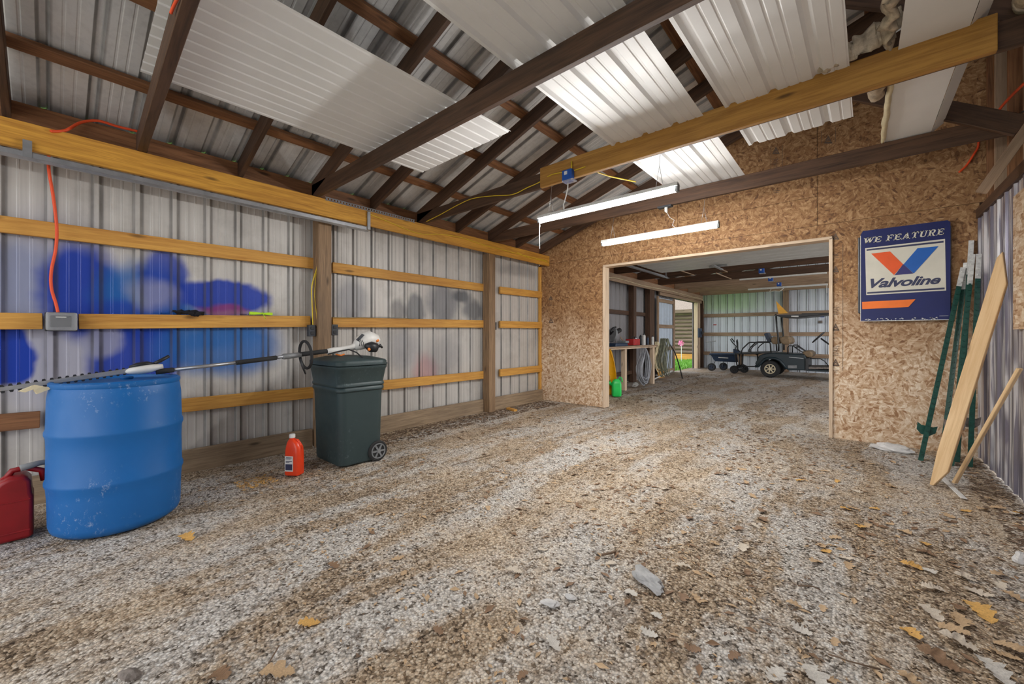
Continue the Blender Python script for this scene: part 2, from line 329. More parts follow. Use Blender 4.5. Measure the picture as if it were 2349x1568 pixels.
def thing(name, loc, label, cat, group=None):
    o = bpy.data.objects.new(name, None); COL.objects.link(o); o.location = loc; o.empty_display_size = .1
    return tag(o, label, cat, group)
def lumber(name, p0, p1, w, h, mat, parent=None, up=(0,0,1), cut=0, bevel=.003):
    """board from p0 to p1 (centre line); w sideways, h along up; cut shears the ends by that amount over h"""
    p0, p1, up = Vector(p0), Vector(p1), Vector(up); L = (p1-p0).length; x = (p1-p0).normalized(); y = up.cross(x).normalized(); z = x.cross(y)
    me = bpy.data.meshes.new(name); a = L/2
    vs = [(sx*a+cut*sz, sy*w/2, sz*h/2) for sx in (-1,1) for sy in (-1,1) for sz in (-1,1)]
    me.from_pydata(vs, [], [(0,1,3,2),(4,6,7,5),(0,4,5,1),(2,3,7,6),(0,2,6,4),(1,5,7,3)]); me.update(); me.materials.append(MATS[mat])
    o = bpy.data.objects.new(name, me); COL.objects.link(o)
    M = Matrix((x, y, z)).transposed().to_4x4(); M.translation = (p0+p1)/2
    if parent: M.translation -= wloc(parent); o.parent = parent
    o.matrix_local = M if parent else M
    if not parent: o.matrix_world = M
    if bevel: q = o.modifiers.new('bevel', 'BEVEL'); q.width = bevel; q.segments = 1
    return o
def arc(c, r, a0, a1, n, ax=0, ay=1):
    out = []
    for i in range(n+1):
        a = math.radians(a0+(a1-a0)*i/n); p = list(c); p[ax] += r*math.cos(a); p[ay] += r*math.sin(a); out.append(Vector(p))
    return out
def profile(L, pitch=.229, rib=.022, minor=.0025, phase=0):
    """rib profile of a steel panel: list of (distance, height)"""
    out = [(0, 0)]; t = phase; q_ = pitch/.229
    while t < L:
        for d, h in ((.0,0),(.016,rib),(.040,rib),(.056,0),(.102,0),(.107,minor),(.115,minor),(.120,0),(.160,0),(.165,minor),(.173,minor),(.178,0)):
            if 0 < t+d*q_ < L: out.append((t+d*q_, h))
        t += pitch
    out.append((L, 0)); return out
def panel(mb, o, d, L, e, W_, n, **k):
    """corrugated sheet: origin o, ribs follow e (length W_), profile runs along d for L, ribs push along n"""
    o, d, e, n = Vector(o), Vector(d).normalized(), Vector(e).normalized(), Vector(n).normalized(); pr = profile(L, **k)
    vs = []
    for t, h in pr: vs += [o+d*t+n*h, o+d*t+n*h+e*(W_(t) if callable(W_) else W_)]
    mb.add(vs, [(2*i, 2*i+1, 2*i+3, 2*i+2) for i in range(len(pr)-1)]); return mb
def struct(o): o['kind'] = 'structure'; return o
# ------------------------------------------------------------ floor and outside ground
import numpy as np
def ground(x0, x1, y0, y1, nx, ny, amp):
    vs = []
    for j in range(ny+1):
        for i in range(nx+1):
            x = x0+(x1-x0)*i/nx; y = y0+(y1-y0)*j/ny
            h = amp*(noise.noise(Vector((x*1.3, y*.9, 0)))+.5*noise.noise(Vector((x*4, y*4, 3)))+.3*noise.noise(Vector((x*13, y*13, 5))))
            vs.append((x, y, h-.004))
    return vs, [(j*(nx+1)+i, j*(nx+1)+i+1, (j+1)*(nx+1)+i+1, (j+1)*(nx+1)+i) for j in range(ny) for i in range(nx)]
fl = MB(); fl.add(*ground(-4.5, 1.2, -2.0, 7.4, 190, 310, .010)); 
fo = fl.build('floor', 'gravel', smooth='all'); struct(fo)
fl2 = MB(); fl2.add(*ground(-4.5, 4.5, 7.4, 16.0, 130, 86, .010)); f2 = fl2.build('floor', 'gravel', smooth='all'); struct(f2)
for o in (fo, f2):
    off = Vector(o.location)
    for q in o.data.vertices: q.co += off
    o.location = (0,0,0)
g = MB(); g.box((-4.5-16, 8, -.06), (32, 50, .08)); struct(g.build('ground', 'grass'))
plain('bounce_ground', (.66,.64,.60), .95, 0, .12, 20)
g = MB(); g.box((11, 3, -.10), (32, 60, .08)); struct(g.build('ground', 'bounce_ground'))  # unseen outside ground, made pale to bounce daylight up under the roof
# ------------------------------------------------------------ shell
def setshell(o):                                                   # keep world coordinates as object coordinates
    off = Vector(o.location)
    for q in o.data.vertices: q.co += off
    o.location = (0,0,0); return struct(o)
w = MB(); panel(w, (XL, -2.2, .0), (0,1,0), YB+2.2, (0,0,1), 2.78, (1,0,0), phase=.11); setshell(w.build('wall_left', 'wall_metal'))
# rear left wall with the side doorway y 12.95..14.75
w = MB()
for y0, y1, z0 in ((YB+.02, 12.95, 0), (14.75, YF, 0), (12.95, 14.75, 2.3)): panel(w, (XL, y0, z0), (0,1,0), y1-y0, (0,0,1), 2.78-z0, (1,0,0))
setshell(w.build('wall_left', 'dull_metal'))
w = MB(); panel(w, (-4.4, YF, -.01), (1,0,0), 8, (0,0,1), lambda t: 2.78+SL*min(t, 5.8), (0,-1,0)); setshell(w.build('wall_far', 'far_wall'))
# lower right wall panel, rough sheet metal
w = MB(); panel(w, (XR, YB, .0), (0,-1,0), YB+2.2, (0,0,1), 2.30, (-1,0,0), rib=.014); setshell(w.build('wall_right', 'wall_metal_right'))
w = MB(); panel(w, (XR+.16, YB, 2.2), (0,-1,0), YB+2.2, (0,0,1), 2.25, (-1,0,0)); setshell(w.build('wall_right', 'dull_metal'))
# OSB partition with the big opening
XO0, XO1, ZO = -3.07, -.23, 2.27
w = MB()
def osbpoly(pts): w.prism([(x, YB, z) for x, z in pts], (0, .012, 0))
zt = lambda x: zr(x)+.15
ZT = 2.44
osbpoly([(XL, 0), (XO0, 0), (XO0, ZT), (XL, ZT)]); osbpoly([(XO1, 0), (XR, 0), (XR, ZT), (XO1, ZT)]); osbpoly([(XO0, ZO), (XO1, ZO), (XO1, ZT), (XO0, ZT)])
g = .004                                                           # thin seams between the boards above
osbpoly([(XL, ZT+g), (-1.93, ZT+g), (-1.93, zt(-1.93)), (XL, zt(XL))])
osbpoly([(-1.93+g, ZT+g), (-.35, ZT+g), (-.35, 2.78), (-1.93+g, 2.78)]); osbpoly([(-.35+g, ZT+g), (XR+.2, ZT+g), (XR+.2, zt(XR)), (-.35+g, zt(-.35))]); osbpoly([(-1.93+g, 2.78+g), (-.35, 2.78+g), (-.35, zt(-.35)), (-1.93+g, zt(-1.93))])
wo = setshell(w.build('wall_back', 'osb'))
for k, (p0, p1, up_) in enumerate((((-.35, YB+.032, 2.46), (-.35, YB+.032, 3.95), (1,0,0)), ((-1.93, YB+.032, 2.46), (-1.93, YB+.032, 3.40), (1,0,0)), ((XL+.1, YB+.032, 2.442), (XR+.1, YB+.032, 2.442), (0,0,1)), ((-1.9, YB+.032, 2.782), (-.38, YB+.032, 2.782), (0,0,1)))):
    struct(lumber('trim_%d' % (k+4), p0, p1, .038, .085, 'dark_wood', up=up_))   # added backing boards that block light through the board seams
# studs behind the partition around the opening, casing boards
for k, (a, b_) in enumerate((((XO0-.006, YB-.01, 0), (XO0-.006, YB-.01, ZO+.02)), ((XO1+.006, YB-.01, 0), (XO1+.006, YB-.01, ZO+.02)))):
    o = lumber('door_1_jamb', (a[0], YB+.055, 0), (b_[0], YB+.055, ZO), .16, .034, 'trim_wood', up=(1,0,0)); o.name = 'trim_%d' % (k+1); struct(o)
o = lumber('trim_3', (XO0-.02, YB+.055, ZO+.006), (XO1+.02, YB+.055, ZO+.006), .16, .034, 'trim_wood'); struct(o)
# roof, ridge over x = 1.2
w = MB(); nrm = Vector((-SL, 0, 1)).normalized(); L_ = math.hypot(5.75, 5.75*SL)
panel(w, (1.2, -2.4, zr(1.2)+.20), (0,1,0), YF+2.6, (-1,0,-SL), L_, nrm, phase=.05)
panel(w, (1.2, -2.4, zr(1.2)+.20), (0,1,0), YF+2.6, (1,0,-SL), 1.3, (SL,0,1))  # unseen far slope, cut short to let more skylight into the rear room
setshell(w.build('ceiling', 'roof_metal'))
# OSB patch on the right wall
w = MB(); w.box((XR-.026, 3.57, 1.69), (.012, 2.0, .96)); o = w.build('osb_patch', 'osb'); o.rotation_euler = (0,0,0); tag(o, 'narrow strip of oriented strand board fixed over the metal right wall', 'board')
# ------------------------------------------------------------ framing of the left wall
def gz(u, v): return onX(u, v, XL+.05)
girts = [  # (px line: left end u, centre v, right end u, centre v), height
    ('top', .112, [((-20,514),(721,604.5)), ((762,613),(1120,661)), ((1146,665),(1242,676))]),
    ('middle', .112, [((-20,736),(98,736.5)), ((180,737),(711,737)), ((762,738.5),(1122,743)), ((1146,743.5),(1242,745.5))]),
    ('bottom', .115, [((-20,971),(92,961)), ((405,931),(721,899)), ((878,883),(1120,858)), ((1146,855),(1242,844.5))])]
bays = {3: ('left of the trash bin', 'between the two posts', 'beside the OSB wall'), 4: ('at the left edge behind the cord', 'from the electrical box to the bin post', 'between the two posts', 'beside the OSB wall')}
for row, hgt, segs in girts:
    for i, (a, b_) in enumerate(segs):
        if row == 'bottom': lab = ('at the left edge behind the blue drum', 'between the blue drum and the trash bin', 'between the trash bin and the far post', 'beside the OSB wall')[i]
        else: lab = bays[len(segs)][i]
        p, q = gz(*a), gz(*b_)
        if row == 'bottom' and i in (0, 1): # one board hidden by drum: keep both visible lengths touching
            pass
        if row == 'top' and i == 0: p.y = -1.9; p.z = gz(*a).z
        o = lumber('wall_girt', p, q, .036, hgt, 'amber' if (row != 'bottom' or i > 1) else 'brown_wood' if i == 0 else 'amber'); tag(o, f'{row} wooden girt on left wall, {lab}', 'board', 'girts on the left wall')
def post(y, lab, mat='post_wood', x=-4.26, top=2.40, w=.14):
    o = lumber('wall_post', (x, y, 0), (x, y, top), w, .135, mat, up=(0,1,0)); tag(o, lab, 'post', None); return o
post(1.87, 'weathered square wooden post behind the green trash bin', 'post_wood'); post(4.39, 'weathered square wooden post on the left wall nearest the OSB partition')
o = lumber('corner_batten', (XL+.035, YB-.03, .18), (XL+.035, YB-.03, 2.4), .05, .04, 'amber', up=(0,1,0)); tag(o, 'thin upright batten in the corner of metal wall and OSB wall', 'board')
# eave beam in two lengths and top plate
o = lumber('eave_beam', (-4.165, -2.0, 2.485), (-4.165, 2.33, 2.485), .038, .178, 'golden'); tag(o, 'long golden eave beam over the left wall, nearer length above the metal track', 'beam')
o = lumber('eave_beam', (-4.165, 2.345, 2.485), (-4.165, 5.82, 2.485), .038, .178, 'golden'); tag(o, 'golden eave beam over the left wall, farther length carrying the yellow cable', 'beam')
o = lumber('wall_plate', (-4.30, -2.0, 2.66), (-4.30, 15.4, 2.66), .09, .15, 'brown_wood'); tag(o, 'dark brown wall plate under the roof edge along the left wall', 'beam')
for a, b_, l in ((-2.0, 1.79, 'left part behind the drum'), (1.95, 4.31, 'part between the two wall posts'), (4.47, 5.82, 'short part beside the OSB wall')):
    o = lumber('skirt_board', (-4.32, a, .09), (-4.32, b_, .09), .045, .20, 'skirt_wood'); tag(o, 'weathered skirt board at the foot of the left wall, '+l, 'board', 'skirt boards')
# ------------------------------------------------------------ roof framing
RAF = [-.19, .48, 1.13, 1.78, 2.43, 3.08, 3.73, 4.38, 5.03, 5.68]
ords = ['first', 'second', 'third', 'fourth', 'fifth', 'sixth', 'seventh', 'eighth', 'ninth', 'tenth']
for i, y in enumerate(RAF):
    x0, x1 = -4.32, 1.18
    o = lumber('roof_rafter', (x0, y, zr(x0)+.07), (x1, y, zr(x1)+.07), .038, .140, 'dark_wood'); tag(o, f'dark sloping roof rafter, {ords[i]} from the left edge of the photo', 'rafter', 'roof rafters')
PX = [-3.80, -3.15, -2.50, -1.85, -1.20, -.55, .10, .75]
for i, x in enumerate(PX):
    z = zr(x)+.165
    o = lumber('roof_purlin', (x, -2.2, z), (x, 15.45, z), .089, .036, 'brown_wood', up=(-SL,0,1)); tag(o, f'brown roof purlin under the metal roof, {ords[i]} up from the eave', 'purlin', 'roof purlins')
# ties (bottom chords)
TY = [(1.78, 'nearest dark horizontal ceiling tie crossing the top of the photo'), (3.08, 'dark horizontal ceiling tie carrying the golden plank and blue box'), (4.40, 'dark horizontal ceiling tie closest to the OSB wall')]
for y, lab in TY:
    x1 = 2.2 if y < 4 else .84
    o = lumber('ceiling_tie', (-4.25, y, 2.645), (x1, y, 2.645), .038, .140, 'dark_wood'); tag(o, lab, 'beam')
o = lumber('sister_plank', (-2.26, 3.035, 2.65), (.52, 3.035, 2.65), .036, .184, 'plank'); tag(o, 'golden plank nailed along the middle ceiling tie', 'beam')
o = lumber('ceiling_tie', (-4.22, .46, 2.645), (.3, .30, 2.645), .055, .14, 'dark_wood'); tag(o, 'dark brown ceiling tie at the upper left below the wide soffit sheet', 'beam')
for y, lab in ((3.118, 'short dark diagonal web at the top right above the golden plank'), (4.361, 'dark diagonal truss web coming down to the right wall')):
    p0, p1 = Vector((-.90, y, 3.78)), Vector((XR-.03, y, 2.60)); o = lumber('truss_web', p0, p1, .036, .13, 'dark_wood'); tag(o, lab, 'beam')
o = lumber('knee_brace', onY(2250, 425, 4.38), onY(2347, 325, 4.38), .038, .10, 'brown_wood', up=(1,0,0)); o2 = o
bpy.data.objects.remove(o); p0, p1 = Vector((.675, 4.37, 2.19)), Vector((.90, 4.33, 2.62)); o = lumber('knee_brace', p0, p1, .04, .06, 'dull_wood', up=(1,0,0)); tag(o, 'brown diagonal knee brace below the tie at the right wall', 'brace')
# rear ties and webs
for i, y in enumerate((6.9, 8.55, 9.85, 11.25, 12.6, 13.9, 15.2)):
    o = lumber('ceiling_tie', (-4.25, y, 2.66), (3.5, y, 2.66), .04, .17, 'dark_wood' if i < 4 else 'dull_wood'); tag(o, f'horizontal ceiling tie of the room behind the opening, {ords[i]} from the opening', 'beam', 'ties of the rear room')
    if i: o = lumber('roof_rafter', (-4.32, y, zr(-4.32)+.07), (1.1, y, zr(1.1)+.07), .038, .14, 'dark_wood'); tag(o, f'dark rafter of the rear room above its {ords[i]} tie', 'rafter', 'rafters of the rear room')
# studs on the upper right wall
for i, y in enumerate((5.70, 5.42, 5.02, 4.62, 3.9)):
    o = lumber('wall_stud', (XR+.07, y, 2.25 if i else .0), (XR+.07, y, 4.25), .09, .04, 'dull_wood' if i % 2 else 'brown_wood', up=(0,1,0)); tag(o, f'upright stud high on the right wall, {ords[i]} from the OSB corner', 'stud', 'studs of the right wall')
o = lumber('wall_rail', (XR+.0, -2.1, 2.33), (XR+.0, YB-.02, 2.33), .05, .09, 'dark_wood'); tag(o, 'dark rail along the top edge of the metal right wall', 'beam')
# ------------------------------------------------------------ loose white sheets on the ties
def loose(name, x0, x1, y0, y1, z, lab, rot=0, pitch=.229, rib=.019, phase=.02, drop=0, minor=.004):
    mb = MB(); panel(mb, (-(x1-x0)/2, -(y1-y0)/2, 0), (1,0,0), x1-x0, (0,1,0), y1-y0, (0,0,1), pitch=pitch, rib=rib, phase=phase, minor=minor)
    o = mb.build(name, 'white_sheet', world=False, solid=.0012); 
    off = Vector(o.location)
    for q in o.data.vertices: q.co += off
    o.location = ((x0+x1)/2, (y0+y1)/2, z); o.rotation_euler = (drop, 0, rot); tag(o, lab, 'metal sheet'); return o
loose('soffit_sheet', -3.17, -2.02, .33, 2.31, 2.722, 'wide white finely ribbed soffit sheet lying on the ties at upper left', math.radians(-1.5), pitch=.10, rib=.006, minor=.0)
loose('roofing_sheet', -1.52, -.82, -.2, 4.55, 2.720, 'long white ribbed steel sheet lying across three ties, left of the narrower one')
loose('roofing_sheet', -.69, -.04, 1.3, 3.74, 2.722, 'white ribbed steel sheet at top centre ending short of the OSB wall', math.radians(-1))
# folded flat pan on the right
t = thing('folded_flashing', (.33, 3.2, 2.72), 'flat white metal pan with a folded edge lying on the ties at upper right', 'metal sheet')
mb = MB(); mb.box((.30, 3.2, 2.722), (.26, 2.46, .002)); mb.build('pan', 'white_sheet', t)
mb = MB(); mb.box((.465, 3.2, 2.75), (.08, 2.46, .002), Matrix.Rotation(math.radians(-40), 3, 'Y')); mb.build('folded_edge', 'white_sheet', t)
mb = MB(); mb.box((.30, 4.43, 2.735), (.26, .002, .025)); mb.build('end_lip', 'white_sheet', t)
# insulation
def lump(name, c, d, mat, amp, lab=None, parent=None, n=14, rot=None, sc=9, shape=None):
    mb = MB(); x, y, z = d; N_ = n; M = rot or Matrix.Identity(3); c = Vector(c); rings = []
    for i in range(N_+1):
        t = i/N_; r = []
        e = (1-(abs(2*t-1))**4)**.5*.85+.15
        for k in range(14):
            a = 6.28319*k/14; p = Vector(((t-.5)*x, math.cos(a)*y/2*e, math.sin(a)*z/2*e))
            if shape: p = shape(t, p)
            q = noise.noise_vector(p*sc+c*3); p += q*amp
            r.append(c+M@p)
        rings.append(r)
    mb.loft(rings); o = mb.build(name, mat, parent, smooth='all')
    if lab: tag(o, lab, 'insulation')
    return o
lump('insulation_batt', (.13, 2.45, 2.80), (1.25, .05, .12), 'insulation', .040, 'ragged beige fibreglass batt hanging over the golden plank at the top right', rot=Matrix.Rotation(math.radians(90), 3, 'Z')@Matrix.Rotation(math.radians(2), 3, 'Y'), sc=22, n=90)
lump('insulation_scrap', (.03, 2.97, 2.80), (.40, .04, .11), 'insulation', .035, 'torn fibreglass scrap draped on top of the golden plank', rot=Matrix.Rotation(math.radians(-22), 3, 'Y'), sc=26, n=60)
lump('insulation_batt', (.155, 3.80, 2.72), (1.22, .035, .05), 'kraft', .008, 'thin pale insulation strip along the left edge of the folded white pan', rot=Matrix.Rotation(math.radians(90), 3, 'Z'), n=30)
lump('insulation_scrap', (.09, 3.35, 2.70), (.32, .08, .08), 'insulation', .02, 'small fluffy grey insulation scrap hanging just below the golden plank', rot=Matrix.Rotation(math.radians(90), 3, 'Z'), n=24, sc=14)
lump('insulation_batt', (.62, 2.80, 2.77), (.7, .10, .09), 'insulation', .03, 'dirty insulation roll in the far upper right corner on the tie', rot=Matrix.Rotation(math.radians(90), 3, 'Z'), n=24)
# ------------------------------------------------------------ lamps
def wire(name, pts, r, mat, parent=None): return MB().tube(pts, r, 6).build(name, mat, parent, smooth='all')
def led(x0, x1, y, z, lab, hang):
    t = thing('shop_light', ((x0+x1)/2, y, z), lab, 'lamp', None)
    mb = MB(); sec = [(-.036,.010),(-.022,.040),(.022,.040),(.036,.010)]
    mb.loft([[(x, y+a, z+b_) for a, b_ in sec] for x in (x0-.02, x1+.02)]); mb.build('housing', 'white_plastic', t)
    mb = MB(); mb.tube([(x0, y, z-.009), (x1, y, z-.009)], .020, 12); mb.build('led_tube', 'led', t, smooth=True)
    for x in (x0-.012, x1+.012): MB().box((x, y, z), (.02, .045, .055)).build('end_cap', 'grey_plastic', t)
    for x in (x0+.12, x1-.12):
        wire('hanger_wire', [(x-.03, y, z+.03), (x, y, z+.2), (x, hang[0], hang[1])], .0018, 'steel', t); wire('hanger_wire', [(x+.03, y, z+.03), (x, y, z+.2)], .0018, 'steel', t)
    return t
l1 = led(-2.27, -1.02, 3.04, 2.26, 'lit long tube shop light hanging below the golden plank', (3.06, 2.60))
wire('pull_cord', [(-2.28, 3.04, 2.25), (-2.285, 3.04, 2.12), (-2.28, 3.04, 1.99)], .004, 'cord_white', l1)
l2 = led(-2.31, -1.06, 4.36, 2.27, 'lit long tube shop light nearer the OSB wall, lower in view', (4.40, 2.60))
# blue box with lampholder
def bluebox(name, c, lab, bulb=True, s=1.0):
    t = thing(name, (c[0], c[1], c[2]), lab, 'electrical box')
    MB().box((c[0], c[1], c[2]), (.10*s, .05*s, .10*s)).build('box', 'elec_blue', t, bevel=.006)
    MB().box((c[0]-.008*s, c[1]-.0265*s, c[2]+.02*s), (.030*s, .004, .030*s)).build('printed_square', 'white_plastic', t)
    MB().box((c[0]+.02*s, c[1]-.006*s, c[2]-.055*s), (.11*s, .075*s, .014*s)).build('cover_plate', 'clear_cover', t, bevel=.003)
    return t
bx = bluebox('ceiling_box', (-1.93, 2.99, 2.575), 'blue plastic electrical box fixed to the golden plank')
wire('plug_cord', [(-1.93, 2.985, 2.52), (-1.93, 2.985, 2.47), (-1.96, 3.0, 2.40), (-2.0, 3.02, 2.34), (-2.0, 3.03, 2.30)], .005, 'cord_white', bx)
t = thing('ceiling_socket', (-1.58, 4.38, 2.55), 'small dark ceiling socket with hanging plug under the tie near the OSB wall', 'electrical box')
MB().box((-1.58, 4.38, 2.565), (.15, .07, .02)).build('plate', 'outlet_dark', t, bevel=.004); MB().tube([(-1.57,4.38,2.56),(-1.57,4.38,2.52),(-1.56,4.38,2.50)], [.018,.018,.008], 10).build('plug', 'white_plastic', t, smooth=True)
wire('plug_cord', [(-1.56,4.38,2.5),(-1.53,4.37,2.44),(-1.48,4.37,2.40),(-1.50,4.37,2.35),(-1.45,4.36,2.30)], .003, 'cord_white', t)
# ------------------------------------------------------------ cables
def cable(name, pts, r, mat, lab, cat='cable', staples=False, smooth_n=6):
    P_ = [Vector(p) for p in pts]; out = []
    for i in range(len(P_)-1):
        a, b_, c, d = P_[max(i-1,0)], P_[i], P_[i+1], P_[min(i+2, len(P_)-1)]
        for k in range(smooth_n):
            t = k/smooth_n; out.append(.5*((2*b_)+(c-a)*t+(2*a-5*b_+4*c-d)*t*t+(3*b_-a-3*c+d)*t**3))
    out.append(P_[-1]); mb = MB().tube(out, r, 8)
    o = mb.build(name, mat, smooth='all'); tag(o, lab, cat); return o
bm = lambda u, v: onX(u, v, -4.136)
cable('yellow_cable', [bm(846,490), bm(890,508), bm(960,535), bm(1010,537), bm(1060,545), bm(1110,562), bm(1150,572), bm(1200,585), bm(1255,598)], .0045, 'cord_yellow', 'yellow electrical cable stapled in waves along the far golden eave beam')
cable('yellow_cable', [bm(1185,578), bm(1215,592), bm(1240,596), bm(1258,602)], .004, 'cord_yellow', 'short second yellow cable at the far end of the golden eave beam')
tp = lambda u, v: onY(u, v, 3.052); tq = lambda u, v: onY(u, v, 3.012)
cable('yellow_cable', [tp(978,508), tp(1010,492), tp(1050,470), tp(1085,455), tp(1130,449), tp(1175,446), tp(1210,430), tp(1237,418), tq(1262,402), tq(1285,396), tq(1310,393), tq(1343,382)], .0045, 'cord_yellow', 'yellow electrical cable running along the middle tie to the blue box')
cable('yellow_cable', [(-1.78, 3.2, 2.64), (-1.75, 3.45, 2.66), (-1.66, 3.8, 2.69)], .006, 'cord_yellow', 'short straight yellow cable behind the golden plank')
wire('feed_cable', [(-1.90, 3.0, 2.62), (-1.90, 3.0, 2.70)], .006, 'cord_yellow', bx)
pp = lambda u, v: onX(u, v, -4.24)
cable('yellow_cable', [pp(727,575), pp(731,600), pp(722,630), pp(715,660), pp(716,700), pp(718,750)], .006, 'cord_yellow', 'yellow cable looping down the left side of the post behind the trash bin')
cable('yellow_cable', [pp(729,585), pp(724,640), pp(722,680), pp(726,720), pp(727,755)], .004, 'cord_yellow', 'thin yellow cable beside the looping one on the bin post')
rp = lambda u, v: onX(u, v, -4.20)
cable('red_cable', [rp(112,350), rp(112,390), rp(122,450), rp(130,520), rp(128,570), rp(118,620), rp(118,660), rp(128,695), rp(133,716)], .0085, 'cord_orange', 'thick red cable hanging down the left wall into the weatherproof outlet')
cable('red_cable', [(-4.13, .0, 2.55), onX(150, 299, -4.16), onX(185,281,-4.2), onX(225,277,-4.2), onX(270,290,-4.2), onX(312,300,-4.2), onX(325,305,-4.2)], .009, 'cord_orange', 'red cable looping over the top of the golden eave beam')
cable('orange_cable', [onX(2349,192,.84), onX(2318,222,.84), onX(2295,248,.84), onX(2284,266,.84)], .009, 'cord_orange', 'orange cord hanging high on the right wall above the diagonal web')
cable('orange_cable', [onY(2246,300,5.815), onY(2244,335,5.815), onY(2235,352,5.815), onY(2218,378,5.81), onY(2200,395,5.80)], .009, 'cord_orange', 'orange cord end hanging in front of the OSB below the tie at right')
cable('dark_cable', [onX(2349,255,.86), onX(2320,270,.86), onX(2290,274,.86)], .006, 'black_plastic', 'thin black cable beside the orange cord at the right wall')
cable('green_wire', [onX(762,727,-4.28), onX(800,728,-4.28), onX(880,727,-4.28), onX(950,731,-4.28)], .003, 'hose_green', 'thin green wire lying on the middle girt between the posts')
cable('red_cable', [onY(392,30,.35), onY(398,15,.35), onY(408,-5,.35)], .006, 'cord_orange', 'short red cable end beside the rising tie at the top left')
# ------------------------------------------------------------ door track hardware
t = thing('door_track', (-4.10, 0, 2.34), 'galvanised garage door track running below the near golden eave beam', 'track')
mb = MB(); sec = [(-.022,.028),(-.018,.028),(-.018,-.022),(.018,-.028),(.03,-.018),(.034,-.020),(.020,-.034),(-.022,-.028)]
mb.loft([[(-4.11+a, y, 2.345+b_) for a, b_ in sec] for y in (-2.0, 2.30)]); mb.build('rail', 'galv', t)
MB().box((-4.135, 2.33, 2.45), (.012, .035, .20)).build('end_strap', 'galv', t)
MB().box((-4.125, -.1, 2.39), (.006, .04, .12)).build('hanger_strap', 'galv', t)
t = thing('perforated_angle', (-4.14, 2.3, 2.575), 'perforated steel angle lying on top edge of the golden eave beam', 'bracket')
mb = MB(); a0, a1 = 1.85, 2.95
n = 34
for i in range(n):
    y = a0+(a1-a0)*(i+.5)/n; mb.box((-4.142, y, 2.577), (.003, (a1-a0)/n*.45, .034))
mb.box((-4.142, (a0+a1)/2, 2.592), (.003, a1-a0, .008)); mb.box((-4.142, (a0+a1)/2, 2.563), (.003, a1-a0, .008)); mb.build('angle_web', 'galv', t)
# ------------------------------------------------------------ outlets and things on the girts
t = thing('weatherproof_outlet', (-4.27, .05, 1.20), 'grey weatherproof outlet box with clear cover in the middle girt gap', 'outlet')
MB().box((-4.305, .05, 1.262), (.05, .155, .13)).build('back_box', 'black_plastic', t, bevel=.004)
MB().box((-4.262, .052, 1.265), (.045, .15, .130)).build('housing', 'grey_plastic', t, bevel=.014)
MB().box((-4.236, .048, 1.266), (.02, .105, .085)).build('window', 'outlet_dark', t, bevel=.008)
MB().box((-4.222, .052, 1.265), (.012, .146, .124)).build('clear_cover', 'clear_cover', t, bevel=.006)
MB().box((-4.214, .048, 1.295), (.008, .05, .006)).build('latch', 'white_plastic', t)
def outlet(c, lab):
    t = thing('wall_outlet', c, lab, 'outlet'); c = Vector(c)
    MB().box(c, (.05, .072, .118)).build('plate', 'outlet_dark', t, bevel=.005)
    for dz in (-.026, .026): MB().box(c+Vector((.027, 0, dz)), (.006, .032, .030)).build('socket', 'black_plastic', t, bevel=.003)
outlet((-4.25, 1.755, 1.215), 'dark outlet on the left face of the post behind the trash bin'); outlet((-4.25, 1.99, 1.225), 'dark outlet on the right face of the post behind the trash bin'); outlet((-4.28, 4.52, 1.31), 'small black outlet right of the post near the OSB wall')
# gloves and strap
def crumple(name, c, d, mat, lab, cat, seed=0):
    mb = MB(); rings = []
    for i in range(15):
        t = i/14; e = math.sin(math.pi*min(max(t, .06), .94))**.5
        rings.append([Vector(c)+Vector((math.cos(a)*d[0]/2*e, (t-.5)*d[1], math.sin(a)*d[2]/2*e))+noise.noise_vector(Vector((t*5+seed, math.cos(a), math.sin(a))))*d[2]*.45 for a in [6.28319*k/10 for k in range(10)]])
    mb.loft(rings); o = mb.build(name, mat, smooth='all'); tag(o, lab, cat); return o
crumple('work_glove', onX(418, 715, -4.31), (.06, .13, .035), 'glove', 'crumpled black work glove lying on the middle girt, left one', 'glove', 1); crumple('work_glove', onX(448, 718, -4.30), (.06, .11, .045), 'glove', 'crumpled black work glove on the middle girt overlapping the left glove', 'glove', 5)
t = thing('utility_strap', onX(600, 721, -4.31), 'lime green folded strap tied in the middle on the middle girt', 'strap'); c = onX(600, 719, -4.31)
mb = MB(); mb.loft([[c+Vector((dx, dy, dz*h)) for dx, dz in ((-.02,-1),(.02,-1),(.02,1),(-.02,1))] for dy, h in ((-.10,.014),(-.06,.013),(-.01,.008),(.01,.008),(.05,.012),(.09,.013))]); mb.build('webbing', 'lime', t, bevel=.003)
MB().tube([c+Vector((.022, 0, .012)), c+Vector((.026, .004, 0)), c+Vector((.03, .012, -.02)), c+Vector((.03, .025, -.05))], .003, 6).build('tie', 'lime', t, smooth='all')
# ------------------------------------------------------------ blue drum
DC = Vector((-3.545, .285, 0))
t = thing('plastic_drum', DC, 'large blue plastic drum standing by the left wall', 'drum')
prof = [(0,0),(.20,.0),(.25,.006),(.275,.03),(.283,.06),(.286,.22),(.290,.28),(.297,.30),(.297,.315),(.290,.335),(.288,.50),(.290,.57),(.297,.59),(.297,.605),(.290,.625),(.286,.80),(.280,.845),(.276,.86),(.282,.872),(.282,.888),(.272,.896),(.262,.892),(.255,.878),(.0,.874)]
MB().lathe([(r*1.06, z) for r, z in prof], DC, 72).build('body', 'drum_blue', t, smooth=True)
MB().lathe([(.0,.874),(.03,.874),(.034,.886),(.03,.892),(0,.892)], DC+Vector((-.16,.05,0)), 20).build('bung', 'drum_blue', t, smooth=True)
